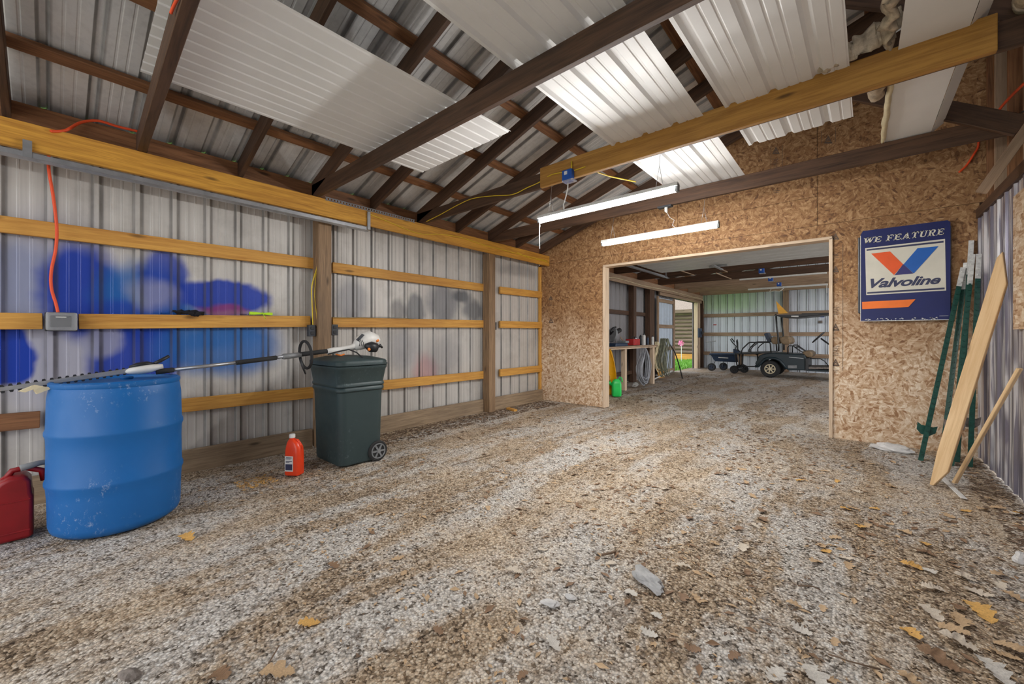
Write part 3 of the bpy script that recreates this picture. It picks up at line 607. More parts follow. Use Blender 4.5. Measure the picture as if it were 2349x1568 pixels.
# ------------------------------------------------------------ gas can
G = Vector((-3.70, -.205, 0))
t = thing('fuel_can', G, 'dark red plastic fuel can half hidden behind the blue drum', 'fuel can')
prf = [(-.17,.0),(.15,.0),(.165,.02),(.165,.24),(.15,.27),(.08,.32),(.055,.35),(.0,.352),(-.03,.33),(-.10,.30),(-.165,.27),(-.17,.24)]
# long side runs along y; shoulder slopes to the handle
prf = [(-.20,.015),(-.19,0),(.13,0),(.14,.015),(.14,.24),(.135,.255),(.13,.33),(.11,.36),(.05,.36),(.015,.34),(-.01,.30),(-.06,.27),(-.17,.245),(-.20,.225)]
MB().prism([(G.x-.09, G.y+a, b_) for a, b_ in prf], (.18, 0, 0)).build('body', 'red_can', t, bevel=.018, smooth=True, seg=4)
MB().box((G.x+.0, G.y-.03, .05), (.186, .322, .012)).build('lower_rib', 'red_can', t, bevel=.005); MB().box((G.x, G.y-.03, .225), (.186, .322, .008)).build('upper_rib', 'red_can', t, bevel=.003)
MB().tube([(G.x+.0, G.y+.03, .335), (G.x, G.y+.06, .385), (G.x, G.y+.11, .39), (G.x, G.y+.17, .36), (G.x, G.y+.18, .30)], .016, 10).build('handle', 'red_can', t, smooth='all')
MB().tube([(G.x+.02, G.y+.09, .395), (G.x+.0, G.y+.16, .405), (G.x-.03, G.y+.26, .40)], [.020,.016,.012], 12).build('spout', 'grey_plastic', t, smooth='all')
# ------------------------------------------------------------ red jug
J = Vector((-3.56, 1.335, 0)); t = thing('oil_jug', J, 'orange-red plastic jug with white cap and label on the ground left of the trash bin', 'jug')
def rrect(c, hx, hy, r, z, rot=0, n=6, sx=0, sy=0):
    out = []; cs, sn = math.cos(rot), math.sin(rot)
    for q, (a, b_) in enumerate(((1,1),(-1,1),(-1,-1),(1,-1))):
        for k in range(n+1):
            an = math.radians(90*q+90*k/n); x = a*(hx-r)+r*math.cos(an)+sx; y = b_*(hy-r)+r*math.sin(an)+sy
            out.append(Vector((c[0]+x*cs-y*sn, c[1]+x*sn+y*cs, z)))
    return out
jr = math.radians(35)
js = 1.0
MB().loft([rrect(J, a, b_, r, z, jr, 5, sx) for a, b_, r, z, sx in ((.045,.030,.02,0,0),(.066,.047,.03,.012,0),(.068,.048,.03,.03,0),(.066,.047,.03,.19,0),(.062,.044,.03,.235,0),(.050,.038,.028,.27,-.006),(.034,.03,.025,.292,-.014),(.020,.020,.0198,.303,-.02),(.020,.020,.0198,.318,-.02))]).build('bottle', 'red_jug', t, smooth=True)
cs, sn = math.cos(jr), math.sin(jr); jp = lambda x, y, z: (J.x+x*cs-y*sn, J.y+x*sn+y*cs, z)
MB().lathe([(.0,.0),(.023,.0),(.023,.026),(.020,.03),(0,.03)], jp(-.02, 0, .312), 20).build('cap', 'white_plastic', t, smooth=True)
MB().tube([jp(-.004,0,.296), jp(.03,0,.292), jp(.052,0,.262), jp(.058,0,.22)], .010, 8).build('handle', 'red_jug', t, smooth='all')
MB().prism([jp(-.052, -.0485, .045), jp(.02, -.0485, .045), jp(.02, -.0485, .17), jp(-.052, -.0485, .17)], Vector(jp(0, -.0015, 0))-Vector(jp(0, 0, 0))).build('label', 'white_plastic', t)
MB().prism([jp(-.045, -.0505, .055), jp(.014, -.0505, .055), jp(.014, -.0505, .105), jp(-.045, -.0505, .105)], Vector(jp(0, -.001, 0))-Vector(jp(0, 0, 0))).build('label_picture', 'sign_ink', t)
mb = MB()
for z, a, b_ in ((.155,-.04,.01),(.145,-.045,.0),(.125,-.042,.012),(.117,-.042,-.01)): mb.prism([jp(a,-.0505,z), jp(b_,-.0505,z), jp(b_,-.0505,z+.005), jp(a,-.0505,z+.005)], Vector(jp(0,-.001,0))-Vector(jp(0,0,0)))
mb.build('label_lines', 'sign_ink', t)
# ------------------------------------------------------------ trash bin
B = Vector((-3.66, 1.85, 0)); t = thing('trash_bin', B, 'dark green wheeled trash bin with closed lid by the left wall post', 'trash bin')
rings = []
for hx, hy, r, z in ((.235,.175,.06,0),(.262,.200,.07,.02),(.266,.204,.07,.05),(.275,.218,.07,.62),(.279,.221,.07,.66),(.292,.231,.07,.672),(.292,.231,.07,.690),(.283,.224,.07,.702),(.295,.233,.07,.714),(.295,.233,.07,.728),(.287,.226,.07,.742),(.310,.243,.075,.86),(.318,.250,.08,.868),(.320,.252,.08,.890),(.30,.235,.07,.892)): rings.append(rrect(B, hx, hy, r, z))
MB().loft(rings).build('body', 'bin_green', t, smooth=True)
rings = [rrect(B, a, b_, r, z) for a, b_, r, z in ((.300,.235,.07,.893),(.316,.248,.08,.898),(.318,.250,.08,.930),(.308,.240,.08,.944),(.285,.220,.08,.950),(.20,.15,.07,.972),(.08,.06,.04,.980))]
MB().loft(rings).build('lid', 'bin_green', t, smooth=True)
MB().tube([B+Vector((-.22,.27,.90)), B+Vector((0,.30,.91)), B+Vector((.22,.27,.90))], .014, 8).build('handle', 'bin_green', t, smooth='all')
MB().tube([B+Vector((-.27,.19,.10)), B+Vector((.27,.19,.10))], .008, 8).build('axle', 'steel', t, smooth='all')
for sx in (-1, 1):
    c = B+Vector((sx*.262, .150, .090)); M = Matrix.Rotation(math.radians(90), 3, 'Y')
    wv = MB().lathe([(0,-.022),(.05,-.022),(.085,-.024),(.095,-.014),(.095,.014),(.085,.024),(.05,.022),(0,.022)], c, 32, M).build('wheel', 'black_rubber', t, smooth=True)
    mb = MB()
    for k in range(6):
        a = k*math.pi/3; mb.box(c+Vector((sx*.024, math.cos(a)*.036, math.sin(a)*.036)), (.008, .055, .016), Matrix.Rotation(a, 3, 'X'))
    mb.lathe([(0,-.006),(.018,-.006),(.018,.010),(0,.010)], c+Vector((sx*.026,0,0)), 16, M); mb.tube(arc(c+Vector((sx*.024,0,0)), .066, 0, 345, 24, 1, 2), .006, 6, True)
    mb.build('hub', 'tool_grey', wv)
# ------------------------------------------------------------ pole hedge trimmer across drum and bin
PA, PB = Vector((-3.58, -.10, .905)), Vector((-3.60, 2.15, 1.09))
def hp(u, v, x=-3.60): return onX(u, v, x)
t = thing('pole_hedge_trimmer', hp(330, 845), 'long pole hedge trimmer with white engine lying across the blue drum and trash bin', 'tool')
a, b_ = hp(-45, 899), hp(308, 848); d = (b_-a).normalized(); upv = Vector((1,0,0)).cross(d).normalized()
MB().prism([a-upv*.011, b_-upv*.016, b_+upv*.016, a+upv*.011], (.012, 0, 0)).build('guide_bar', 'galv', t, bevel=.003)
mb = MB(); n = 20
for i in range(n):
    p = a+(b_-a)*((i+.4)/n)
    for s_ in (-1, 1): mb.prism([p-d*.010+upv*s_*.010, p+d*.010+upv*s_*.010, p+d*.005+upv*s_*.024, p-d*.005+upv*s_*.024], (.006, 0, 0))
mb.build('cutter_blade', 'black_plastic', t)
c = hp(322, 847); rings = []
for k, (s_, ry, rz) in enumerate(((-.075,.012,.012),(-.05,.035,.022),(0,.048,.032),(.05,.045,.030),(.09,.028,.020),(.115,.015,.016))):
    q = c+d*s_; rings.append([q+Vector((ry*math.cos(w_), 0, 0))+upv*rz*math.sin(w_) for w_ in [6.28319*j/14 for j in range(14)]])
MB().loft(rings).build('gearbox', 'engine_white', t, smooth='all')
MB().loft([[q+Vector((ry*math.cos(w_), 0, 0))+upv*rz*math.sin(w_) for w_ in [6.28319*j/12 for j in range(12)]] for q, ry, rz in ((c+upv*.028-d*.05,.02,.006),(c+upv*.034-d*.01,.04,.014),(c+upv*.034+d*.04,.036,.014),(c+upv*.028+d*.07,.02,.006))]).build('gearbox_cover', 'black_plastic', t, smooth='all')
MB().tube([hp(345,838), hp(366,828), hp(388,816)], [.010,.012,.010], 8).build('adjust_lever', 'black_plastic', t, smooth='all')
MB().tube([hp(358,852), hp(398,848)], [.020,.017], 12).build('collar', 'black_rubber', t, smooth='all')
MB().tube([hp(396,848), hp(545,831)], .0125, 12).build('lower_shaft', 'galv', t, smooth='all')
MB().tube([hp(542,831.5), hp(634,820)], .018, 12).build('foam_grip', 'black_rubber', t, smooth='all')
MB().tube([hp(632,820), hp(755,804)], .0125, 12).build('upper_shaft', 'galv', t, smooth='all')
MB().tube([hp(648,818), hp(652,817.5), hp(690,813)], [.020,.024,.021], 12).build('clamp', 'tool_grey', t, smooth='all')
MB().tube([hp(686,813), hp(757,804)], .020, 12).build('grip', 'black_rubber', t, smooth='all')
lc = hp(701, 812); dd = (hp(755,804)-hp(632,820)).normalized(); uu = Vector((1,0,0)).cross(dd).normalized()
sid = Vector((1,0,0)); loop = [lc+sid*(.075*math.cos(k*.2618)-.0)+uu*(.118*math.sin(k*.2618)-.005)+dd*.02*math.cos(k*.2618) for k in range(24)]
MB().tube(loop, .012, 10, True).build('loop_handle', 'black_rubber', t, smooth='all')
MB().tube([hp(690,822,-3.56), hp(693,838,-3.55), hp(701,858,-3.54)], [.009,.009,.006], 8).build('barrier_bar', 'black_plastic', t, smooth='all')
# rear housing and engine
def tubes(name, pts, rs, mat, flat=1.0): return MB().tube(pts, rs, 16, flat=flat).build(name, mat, t, smooth='all')
tubes('throttle_handle', [hp(750,806), hp(765,804), hp(785,800), hp(805,796), hp(822,790)], [.024,.030,.022,.024,.040], 'engine_white')
eng = tubes('engine_housing', [hp(812,797), hp(822,790), hp(834,782), hp(848,778), hp(862,780), hp(868,783)], [.030,.058,.078,.082,.060,.03], 'engine_white')
tubes('air_filter_cover', [hp(838,792,-3.52), hp(850,795,-3.52), hp(863,797,-3.52)], [.02,.052,.045], 'black_plastic')
tubes('starter_hub', [hp(846,801,-3.46), hp(848,801,-3.45)], [.017,.012], 'orange_plastic')
tubes('choke_knob', [hp(862,782,-3.54), hp(868,780,-3.54)], [.016,.012], 'orange_plastic')
tubes('exhaust_guard', [hp(866,796,-3.56), hp(872,792,-3.56), hp(877,797,-3.56)], [.012,.016,.010], 'black_plastic')
MB().prism([hp(816,779,-3.53), hp(830,765,-3.53), hp(836,768,-3.53), hp(822,783,-3.53)], (.004,0,0)).build('cooling_grille', 'outlet_dark', t)
for dz in (0, 1, 2): MB().tube([hp(822+dz*4,776+dz*2,-3.505), hp(826+dz*4,786,-3.50), hp(824+dz*4,794,-3.505)], .0035, 6).build('stripe', 'black_plastic', t, smooth='all')
tubes('throttle_cable', [hp(752,812,-3.52), hp(775,806,-3.50), hp(800,801,-3.50), hp(818,808,-3.46), hp(834,822,-3.42)], .006, 'black_rubber')
tubes('trigger', [hp(770,812), hp(782,815), hp(790,812)], [.006,.008,.006], 'orange_plastic')
t2 = thing('cardboard_scrap', hp(85, 892, -3.50), 'pale torn paper scrap hanging from the trimmer blade beside the drum', 'scrap')
MB().prism([hp(40,897,-3.5), hp(72,884,-3.5), hp(80,882,-3.5), hp(100,886,-3.5), hp(121,888,-3.5), hp(98,897,-3.5), hp(82,903,-3.5), hp(74,892,-3.5), hp(55,899,-3.5)], (.02, .005, 0)).build('paper', 'kraft', t2)
# ------------------------------------------------------------ sign on the OSB
SY = 5.775
def SPt(zx, zy, y=SY): return onY(1930+zx/5.2267, 480+zy/5.2267, y)
t = thing('enamel_sign', (.36, SY, 1.31), 'blue enamel motor oil sign with a red and blue V hung on the OSB wall', 'sign')
x0, x1, z0, z1 = .030, .695, 1.318, 2.300
MB().prism([(x0+.0, SY+.010, z0), (x1, SY+.010, z0), (x1, SY+.010, z1-.02), (x1-.02, SY+.010, z1), (x0+.02, SY+.010, z1-.0), (x0, SY+.010, z1-.04)], (0, -.008, 0)).build('panel', 'sign_navy', t)
MB().prism([(x0-.02, YB-.004, z0+.09), (x1+.01, YB-.004, z0+.05), (x1+.01, YB-.004, z1-.05), (x0-.02, YB-.004, z1-.06)], (0, -.030, 0)).build('frame', 'outlet_dark', t, bevel=.008)
MB().prism([(x0-.0015, SY, z0), (x0+.003, SY, z0), (x0+.003, SY, z1-.05), (x0-.0015, SY, z1-.05)], (0,-.001,0)).build('edge_strip', 'white_plastic', t)
MB().prism([(x0, SY, z0), (x1, SY, z0), (x1, SY, z0+.006), (x0, SY, z0+.006)], (0,-.001,0)).build('bottom_edge', 'white_plastic', t)
def flat(name, mat, polys, lay):
    mb = MB()
    for pl in polys: mb.prism([SPt(a, b_, SY-.001*lay) for a, b_ in pl], (0, -.0008, 0))
    return mb.build(name, mat, t)
flat('white_field', 'sign_cream', [[(285,466),(1243,353),(1256,972),(298,1028)]], 1)
flat('rule', 'sign_ink', [[(302,479),(1226,376),(1226,398),(302,497)], [(310,992),(1238,936),(1238,958),(310,1012)]], 2)
flat('orange_stroke', 'sign_orange', [[(357,530),(583,504),(740,658),(632,787)]], 3)
flat('blue_stroke', 'sign_blue', [[(746,658),(912,466),(1166,440),(868,768)]], 4)
flat('overlap_stroke', 'sign_mix', [[(742,657),(862,768),(640,788)]], 5)
flat('orange_bar', 'sign_orange2', [[(248,1108),(890,1077),(803,1170),(250,1196)]], 2)
random.seed(4); pl = []
for k in range(46):
    x = random.uniform(280, 1180); y = 1332-18*(x-280)/900+random.uniform(-22, 6); a = random.uniform(3, 16); h = random.uniform(2, 8)
    if 880 < x < 960: h *= 2.2
    pl.append([(x-a, y), (x, y+h), (x+a, y-1), (x+a*.2, y-h)])
flat('chipped_paint', 'white_plastic', pl, 2); flat('maker_line', 'white_plastic', [[(1175,1276),(1285,1273),(1285,1277),(1175,1280)]], 3)
# block-serif italic letters drawn in a unit box
def letters(text, quad, mat, lay, name):
    (ax, ay), (bx_, by), (cx, cy), (dx, dy) = quad      # top-left, top-right, bottom-right, bottom-left
    Hs = .30; G_ = {
     'W': (1.35, [[(0,1),(.30,1),(.50,0),(.34,0)], [(.34,0),(.50,0),(.80,1),(.66,1)], [(.60,1),(.84,1),(.98,0),(.82,0)], [(.82,0),(.98,0),(1.30,1),(1.20,1)], [(-.08,.90),(.42,.90),(.42,1),(-.08,1)], [(.52,.90),(.92,.90),(.92,1),(.52,1)], [(1.08,.90),(1.42,.90),(1.42,1),(1.08,1)]]),
     'E': (1.0, [[(.12,0),(.38,0),(.38,1),(.12,1)], [(0,0),(.92,0),(.92,.12),(0,.12)], [(0,.88),(.88,.88),(.88,1),(0,1)], [(.3,.44),(.70,.44),(.70,.56),(.3,.56)], [(.80,0),(.94,0),(.97,.30),(.88,.30)], [(.76,1),(.90,1),(.88,.72),(.80,.72)], [(.62,.34),(.71,.34),(.71,.66),(.62,.66)]]),
     'F': (.95, [[(.12,0),(.38,0),(.38,1),(.12,1)], [(0,0),(.52,0),(.52,.10),(0,.10)], [(0,.88),(.90,.88),(.90,1),(0,1)], [(.3,.42),(.70,.42),(.70,.54),(.3,.54)], [(.78,1),(.91,1),(.90,.68),(.82,.68)], [(.62,.32),(.71,.32),(.71,.64),(.62,.64)]]),
     'A': (1.15, [[(.10,0),(.22,0),(.62,1),(.46,1)], [(.40,1),(.64,1),(1.02,0),(.76,0)], [(.28,.26),(.84,.26),(.82,.38),(.32,.38)], [(-.02,0),(.36,0),(.36,.10),(-.02,.10)], [(.64,0),(1.14,0),(1.14,.10),(.64,.10)]]),
     'T': (1.0, [[(.34,0),(.60,0),(.60,1),(.34,1)], [(0,.88),(.94,.88),(.94,1),(0,1)], [(.20,0),(.74,0),(.74,.10),(.20,.10)], [(0,1),(.12,1),(.08,.66),(0,.66)], [(.82,1),(.94,1),(.94,.66),(.86,.66)]]),
     'U': (1.1, [[(.12,.25),(.38,.25),(.38,1),(.12,1)], [(.78,.25),(.90,.25),(.90,1),(.78,1)], [(.12,.25),(.38,.25),(.46,.13),(.56,.11),(.56,0),(.42,0),(.25,.04),(.16,.12)], [(.90,.25),(.78,.25),(.70,.14),(.56,.11),(.56,0),(.70,.02),(.84,.10)], [(0,.90),(.50,.90),(.50,1),(0,1)], [(.66,.90),(1.02,.90),(1.02,1),(.66,1)]]),
     'R': (1.1, [[(.12,0),(.38,0),(.38,1),(.12,1)], [(0,0),(.50,0),(.50,.10),(0,.10)], [(0,.89),(.66,.89),(.66,1),(0,1)], [(.3,.44),(.66,.44),(.66,.55),(.3,.55)], [(.66,1),(.84,.94),(.92,.80),(.92,.66),(.84,.50),(.66,.44),(.66,.55),(.68,.62),(.68,.82),(.66,.89)], [(.46,.46),(.68,.46),(.86,.06),(1.04,.09),(1.04,0),(.70,0)]])}
    tot = 0; xs = []
    for ch in text:
        xs.append(tot); tot += (.55 if ch == ' ' else G_[ch][0]+.07)
    mb = MB()
    for ch, xo in zip(text, xs):
        if ch == ' ': continue
        for pl in G_[ch][1]:
            P_ = []
            for px_, pz in pl:
                s_ = (xo+px_+Hs*(pz-.5)*.8)/tot; tx, ty = ax+(bx_-ax)*s_, ay+(by-ay)*s_; ux, uy = dx+(cx-dx)*s_, dy+(cy-dy)*s_
                P_.append(SPt(ux+(tx-ux)*pz, uy+(ty-uy)*pz, SY-.001*lay))
            mb.prism(P_, (0, -.0008, 0))
    return mb.build(name, mat, t)
letters('WE FEATURE', ((268,344),(1245,224),(1245,300),(268,412)), 'sign_cream', 1, 'lettering')
def textmesh(s, name, mat, place, parent, shear=.35, offset=.03, spacing=.95):
    cu = bpy.data.curves.new('t', 'FONT'); cu.body = s; cu.size = 1; cu.shear = shear; cu.offset = offset; cu.space_character = spacing; cu.resolution_u = 6
    to = bpy.data.objects.new('t', cu); COL.objects.link(to); bpy.context.view_layer.update()
    me = bpy.data.meshes.new_from_object(to.evaluated_get(bpy.context.evaluated_depsgraph_get())); bpy.data.objects.remove(to)
    xs = [v.co.x for v in me.vertices]; ys = [v.co.y for v in me.vertices]; x0, x1, y0, y1 = min(xs), max(xs), min(ys), max(ys)
    off = wloc(parent)
    for v in me.vertices: v.co = place((v.co.x-x0)/(x1-x0), (v.co.y-y0)/(y1-y0))-off
    me.name = name; me.materials.clear(); me.materials.append(MATS[mat]); o = bpy.data.objects.new(name, me); COL.objects.link(o); o.parent = parent; return o
textmesh('Valvoline', 'brand_lettering', 'sign_ink', lambda a, b_: SPt(350+(1193-350)*a, (946+(892-946)*a)*(1-b_)+(832+(784-832)*a)*b_, SY-.003), t, .38, .03, .95)
# ------------------------------------------------------------ grade stamps printed on the OSB
def stamp(cols):
    mb = MB()
    for (u, v, s_, kind) in cols:
        def q(a, b_): return onY(u+a*s_, v+b_*s_, YB-.0012)
        if kind == 'A':
            for pl in ([(-10,9),(0,-10),(0,-4),(-5,5)], [(0,-10),(10,9),(5,5),(0,-4)], [(-10,9),(10,9),(7,5),(-7,5)], [(-4,4),(0,-3),(4,4),(0,2)]): mb.prism([q(a, b_) for a, b_ in pl], (0,-.0006,0))
        else:
            for k in range(kind):
                wl = 9-(k*3) % 5; mb.prism([q(-wl, k*5), q(wl, k*5-1), q(wl, k*5), q(-wl, k*5+1.2)], (0,-.0006,0))
                mb.prism([q(wl-6, k*5-3), q(wl-4.6, k*5-3), q(wl-4.6, k*5), q(wl-6, k*5)], (0,-.0006,0))
    return mb.build('grade_stamp', 'stamp', wo)
stamp([(1917,542,.8,'A'), (1918,583,.8,3), (1917,617,.8,'A'), (1919,640,.7,3), (1919,705,.8,5), (1917,750,.9,'A'), (1917,775,.8,1), (1919,795,.8,6), (1917,831,.9,'A'), (1917,850,.7,2)])
stamp([(1780,345,.9,'A'), (1780,365,.9,6), (1900,320,1,'A'), (1781,437,.9,2)]); stamp([(1263,655,.5,2), (1263,683,.5,'A'), (1263,695,.5,3), (1264,735,.6,'A'), (1263,790,.5,3), (1263,812,.5,3)])
mb = MB()
for (u0_, v0_, u1_, v1_) in ((1933,560,1934,850),(1768,335,1769,395),(1794,332,1795,392),(1884,300,1885,330),(1916,292,1917,325)): mb.prism([onY(u0_,v0_,YB-.0012), onY(u1_,v0_,YB-.0012), onY(u1_,v1_,YB-.0012), onY(u0_,v1_,YB-.0012)], (0,-.0005,0))
mb.build('chalk_line', 'stamp', wo)
# ------------------------------------------------------------ steel fence posts, boards in the right corner
def tpost(b0, top, lab, plate=None, roll=0, mat='post_green', tipf=.90, platemat='post_green'):
    b0, top = Vector(b0), Vector(top); t = thing('fence_post', b0, lab, 'fence post'); z = (top-b0).normalized(); L = (top-b0).length
    x = Matrix.Rotation(roll, 3, z)@(Vector((1,0,0))-z*z.x).normalized(); y = z.cross(x)
    def bar(p, q, nm, mt):
        mb = MB()
        for cx_, cy_, wx, wy in ((0, 0, .036, .005), (0, .016, .005, .030)):
            r0 = [b0+z*p+x*(cx_+a*wx/2)+y*(cy_+c_*wy/2) for a, c_ in ((-1,-1),(1,-1),(1,1),(-1,1))]; r1 = [v+z*(q-p) for v in r0]; mb.loft([r0, r1])
        return mb, nm, mt
    mb, nm, mt = bar(0, L*tipf, 'bar', mat)
    k = .06
    while k < L*tipf: mb.loft([[b0+z*(k+h)+x*(a*.008)+y*(c_) for a, c_ in ((-1,-.002),(1,-.002),(1,-.011),(-1,-.011))] for h in (0, .012)]); k += .054
    mb.build(nm, mt, t); mb, nm, mt = bar(L*tipf, L, 'painted_tip', 'post_white')
    k = L*tipf+.03
    while k < L-.02: mb.loft([[b0+z*(k+h)+x*(a*.008)+y*(c_) for a, c_ in ((-1,-.002),(1,-.002),(1,-.011),(-1,-.011))] for h in (0, .012)]); k += .054
    mb.build(nm, mt, t)
    if plate: 
        c = b0+z*plate+y*.022; pts = [(-.07,.05),(-.04,.03),(.04,.03),(.07,.05),(.065,-.02),(.03,-.055),(-.03,-.055),(-.065,-.02)]
        MB().prism([c+x*a+z*b_ for a, b_ in pts], y*.004).build('anchor_plate', platemat, t)
    return t
tpost((.45, 5.31, 0), (.775, 5.75, 1.82), 'leftmost green steel fence post with green anchor plate leaning in the right corner', .30, .2)
tpost((.60, 5.45, 0), (.80, 5.79, 1.87), 'green steel fence post second from the left in the corner bundle', None, -.4, tipf=.86)
tpost((.64, 5.28, 0), (.825, 5.68, 1.93), 'studded green steel fence post in front of the corner bundle with rusty foot plate', .36, .1, platemat='rust', tipf=.85)
tpost((.70, 5.47, 0), (.835, 5.80, 2.08), 'tallest steel fence post with long white tip in the corner bundle', None, .1, tipf=.84)
tpost((.76, 5.34, 0), (.855, 5.62, 1.92), 'rightmost green steel fence post of the corner bundle with grey plate', .40, .3, platemat='rust', tipf=.88)
# big board: real 2x6 with pointed cut ends
b0, b1 = Vector((.455, 4.47, .0)), Vector((.835, 4.62, 1.76))
z = (b1-b0).normalized(); vdir = Vector((.55, 4.55, .9)).normalized(); vdir = (vdir-z*vdir.dot(z)).normalized(); xx_ = vdir.cross(z).normalized()
if xx_.x < 0: xx_ = -xx_
vdir = Matrix.Rotation(math.radians(0), 3, z)@vdir
hw = .044; L = (b1-b0).length; yy_ = xx_.cross(z)
def bp(a, h): return b0+xx_*a+z*h
yy2 = (Matrix.Rotation(math.radians(-22), 3, z)@yy_); xx2 = (Matrix.Rotation(math.radians(-22), 3, z)@xx_)
if yy2.y < 0: yy2 = -yy2
poly = [(-hw*.9, .27), (-hw, .30), (-hw, L-.04), (-hw*.2, L+.03), (hw*.35, L-.06), (hw, L-.20), (hw, .10), (hw*.2, .0), (-.02, .0)]
poly = [(-hw, .26), (-hw, L-.02), (-hw*.55, L+.03), (hw, L-.21), (hw, .14), (-.01, .0), (-.03, .0)]
def lumprism(name, pts, x, y, z, o, th, mat):
    me = MB(); me.prism([(h, a, 0) for a, h in pts], (0, 0, th)); ob = me.build(name, mat, world=False); off = Vector(ob.location)
    for q in ob.data.vertices: q.co += off
    M = Matrix((z, x, y)).transposed().to_4x4(); M.translation = o; ob.matrix_world = M; return ob
o = lumprism('leaning_board', poly, xx2, yy2, z, b0, .036, 'pale_pine'); tag(o, 'wide pale pine plank with angled ends leaning on the right wall', 'board'); o.modifiers.new('b', 'BEVEL').width = .003
o = lumber('leaning_stick', (.575, 4.60, .02), (.852, 4.38, .94), .036, .020, 'pale_pine'); tag(o, 'thin pale wooden stick leaning against the metal right wall', 'stick')
a, b_ = onZ(2158, 1092, .012), onZ(2212, 1143, .012); o = lumber('metal_strip', a, b_, .035, .006, 'post_white'); tag(o, 'short grey metal strip lying on the ground before the leaning plank', 'scrap')
# ------------------------------------------------------------ stones and small debris
def stone(c, d, lab, mat='stone', rot=0, seed=0, name='stone', cat='stone'):
    mb = MB(); rings = []; nR = 9
    for i in range(nR+1):
        ph = math.pi*i/nR; r = []
        for k in range(18):
            a = 6.28319*k/18; p = Vector((max(math.sin(ph), .02)*math.cos(a), max(math.sin(ph), .02)*math.sin(a), math.cos(ph)))
            p *= 1+.45*noise.noise(p*1.3+Vector((seed, 0, 0)))+.25*noise.noise(p*4+Vector((0, seed, 0)))
            p = Matrix.Rotation(rot, 3, 'Z')@Vector((p.x*d[0]/2, p.y*d[1]/2, p.z*d[2]/2)); r.append(Vector(c)+p+Vector((0,0,d[2]*.33)))
        rings.append(r)
    mb.loft(rings); o = mb.build(name, mat); tag(o, lab, cat); return o
stone(onZ(1487, 1335), (.19, .085, .05), 'flat grey angular rock on the foreground gravel beside a pale oak leaf', 'stone', math.radians(-25), 3)
stone(onZ(1262, 1385), (.075, .04, .02), 'small whitish stone in the centre foreground, lower left of the pair', 'stone_white', .3, 5); stone(onZ(1308, 1370), (.05, .03, .015), 'small whitish stone in the centre foreground, right of the pair', 'stone_white', .2, 6)
stone(onZ(2044, 1033), (.30, .13, .08), 'flat pale stone against the foot of the OSB wall under the sign', 'stone_white', math.radians(-10), 8)
stone(onZ(2346, 1290), (.07, .06, .06), 'rounded pale stone at the right edge of the photo', 'stone_white', 0, 9)
stone(onZ(300, 1552), (.075, .04, .03), 'purplish flat stone at the bottom left edge of the photo', 'rust', .5, 11)
o = lumber('wood_block', onZ(1165, 936, .015), onZ(1183, 941, .015), .06, .03, 'amber'); tag(o, 'small wood scrap lying near the far wall post', 'scrap')
def twig(u0, v0, u1, v1, lab, r=.003):
    a, b_ = onZ(u0, v0, .008), onZ(u1, v1, .008); m_ = (a+b_)/2+Vector((random.uniform(-.02,.02), random.uniform(-.02,.02), .006)); o = MB().tube([a, (a+m_)/2+Vector((.004,.0,.003)), m_, b_], r, 6).build('twig', 'chip_brown', smooth='all'); tag(o, lab, 'twig', None)
twig(1380, 1272, 1412, 1264, 'short thick brown twig in the middle foreground', .006); twig(2145, 1212, 2165, 1240, 'curved pale twig on the gravel at the right', .003); twig(1683, 1313, 1730, 1321, 'thin dark twig on the gravel centre right'); twig(1830, 1342, 1882, 1352, 'thin dark twig on the gravel right of centre'); twig(1035, 1068, 1130, 1042, 'long thin twig on the gravel between bin and opening')
twig(1900, 1500, 2020, 1535, 'long thin twig in the lower right foreground', .0025); twig(640, 1480, 600, 1550, 'straight dry stalk at the bottom near a tan leaf', .003)
# oak leaves
def leaf_mesh(seed, lobes=4):
    rnd = random.Random(seed); mb = MB(); n = 26; L = 1.0; vs = []
    for i in range(n+1):
        t = i/n; env = math.sin(math.pi*(t**.85))**.7*.34*(1 if t < .93 else (1-t)/.07*.9+.1)
        lob = .42+.58*abs(math.sin(math.pi*lobes*t+.3))**.8 if t > .06 else .15
        for s_ in (-1, 0, 1):
            w_ = env*lob*(1+.2*rnd.uniform(-1, 1)) if s_ else 0
            x = t*L+abs(w_)*.35; y = s_*w_+.05*math.sin(t*3+seed)
            z = .10*math.sin(t*4+seed*1.3)+abs(w_)*rnd.uniform(.1, .45)+.06*noise.noise(Vector((x*3, y*5, seed)))
            vs.append((x-.5, y, z))
    fs = []
    for i in range(n):
        for s_ in (0, 1): fs.append((i*3+s_, i*3+s_+1, i*3+s_+4, i*3+s_+3))
    k = len(vs); vs += [(-.5,-.01,.03),(-.5,.01,.03),(-.72,.015,.08),(-.72,-.005,.08)]; fs.append((k,k+1,k+2,k+3))
    zm = min(v[2] for v in vs); mb.add([(a, b_, c-zm) for a, b_, c in vs], fs)
    me = bpy.data.meshes.new('oak_leaf'); me.from_pydata([tuple(v) for v in mb.v], [], mb.f); me.update()
    for p in me.polygons: p.use_smooth = True
    return me
LM = {}
for mt in ('leaf_pale', 'leaf_tan', 'leaf_gold', 'leaf_brown', 'leaf_grey'):
    LM[mt] = []
    for s_ in range(5):
        me = leaf_mesh(s_*3+1, 3+s_ % 3); me.materials.append(MATS[mt]); LM[mt].append(me)
def gz_(x, y): return .010*(noise.noise(Vector((x*1.3, y*.9, 0)))+.5*noise.noise(Vector((x*4, y*4, 3)))+.3*noise.noise(Vector((x*13, y*13, 5))))-.004
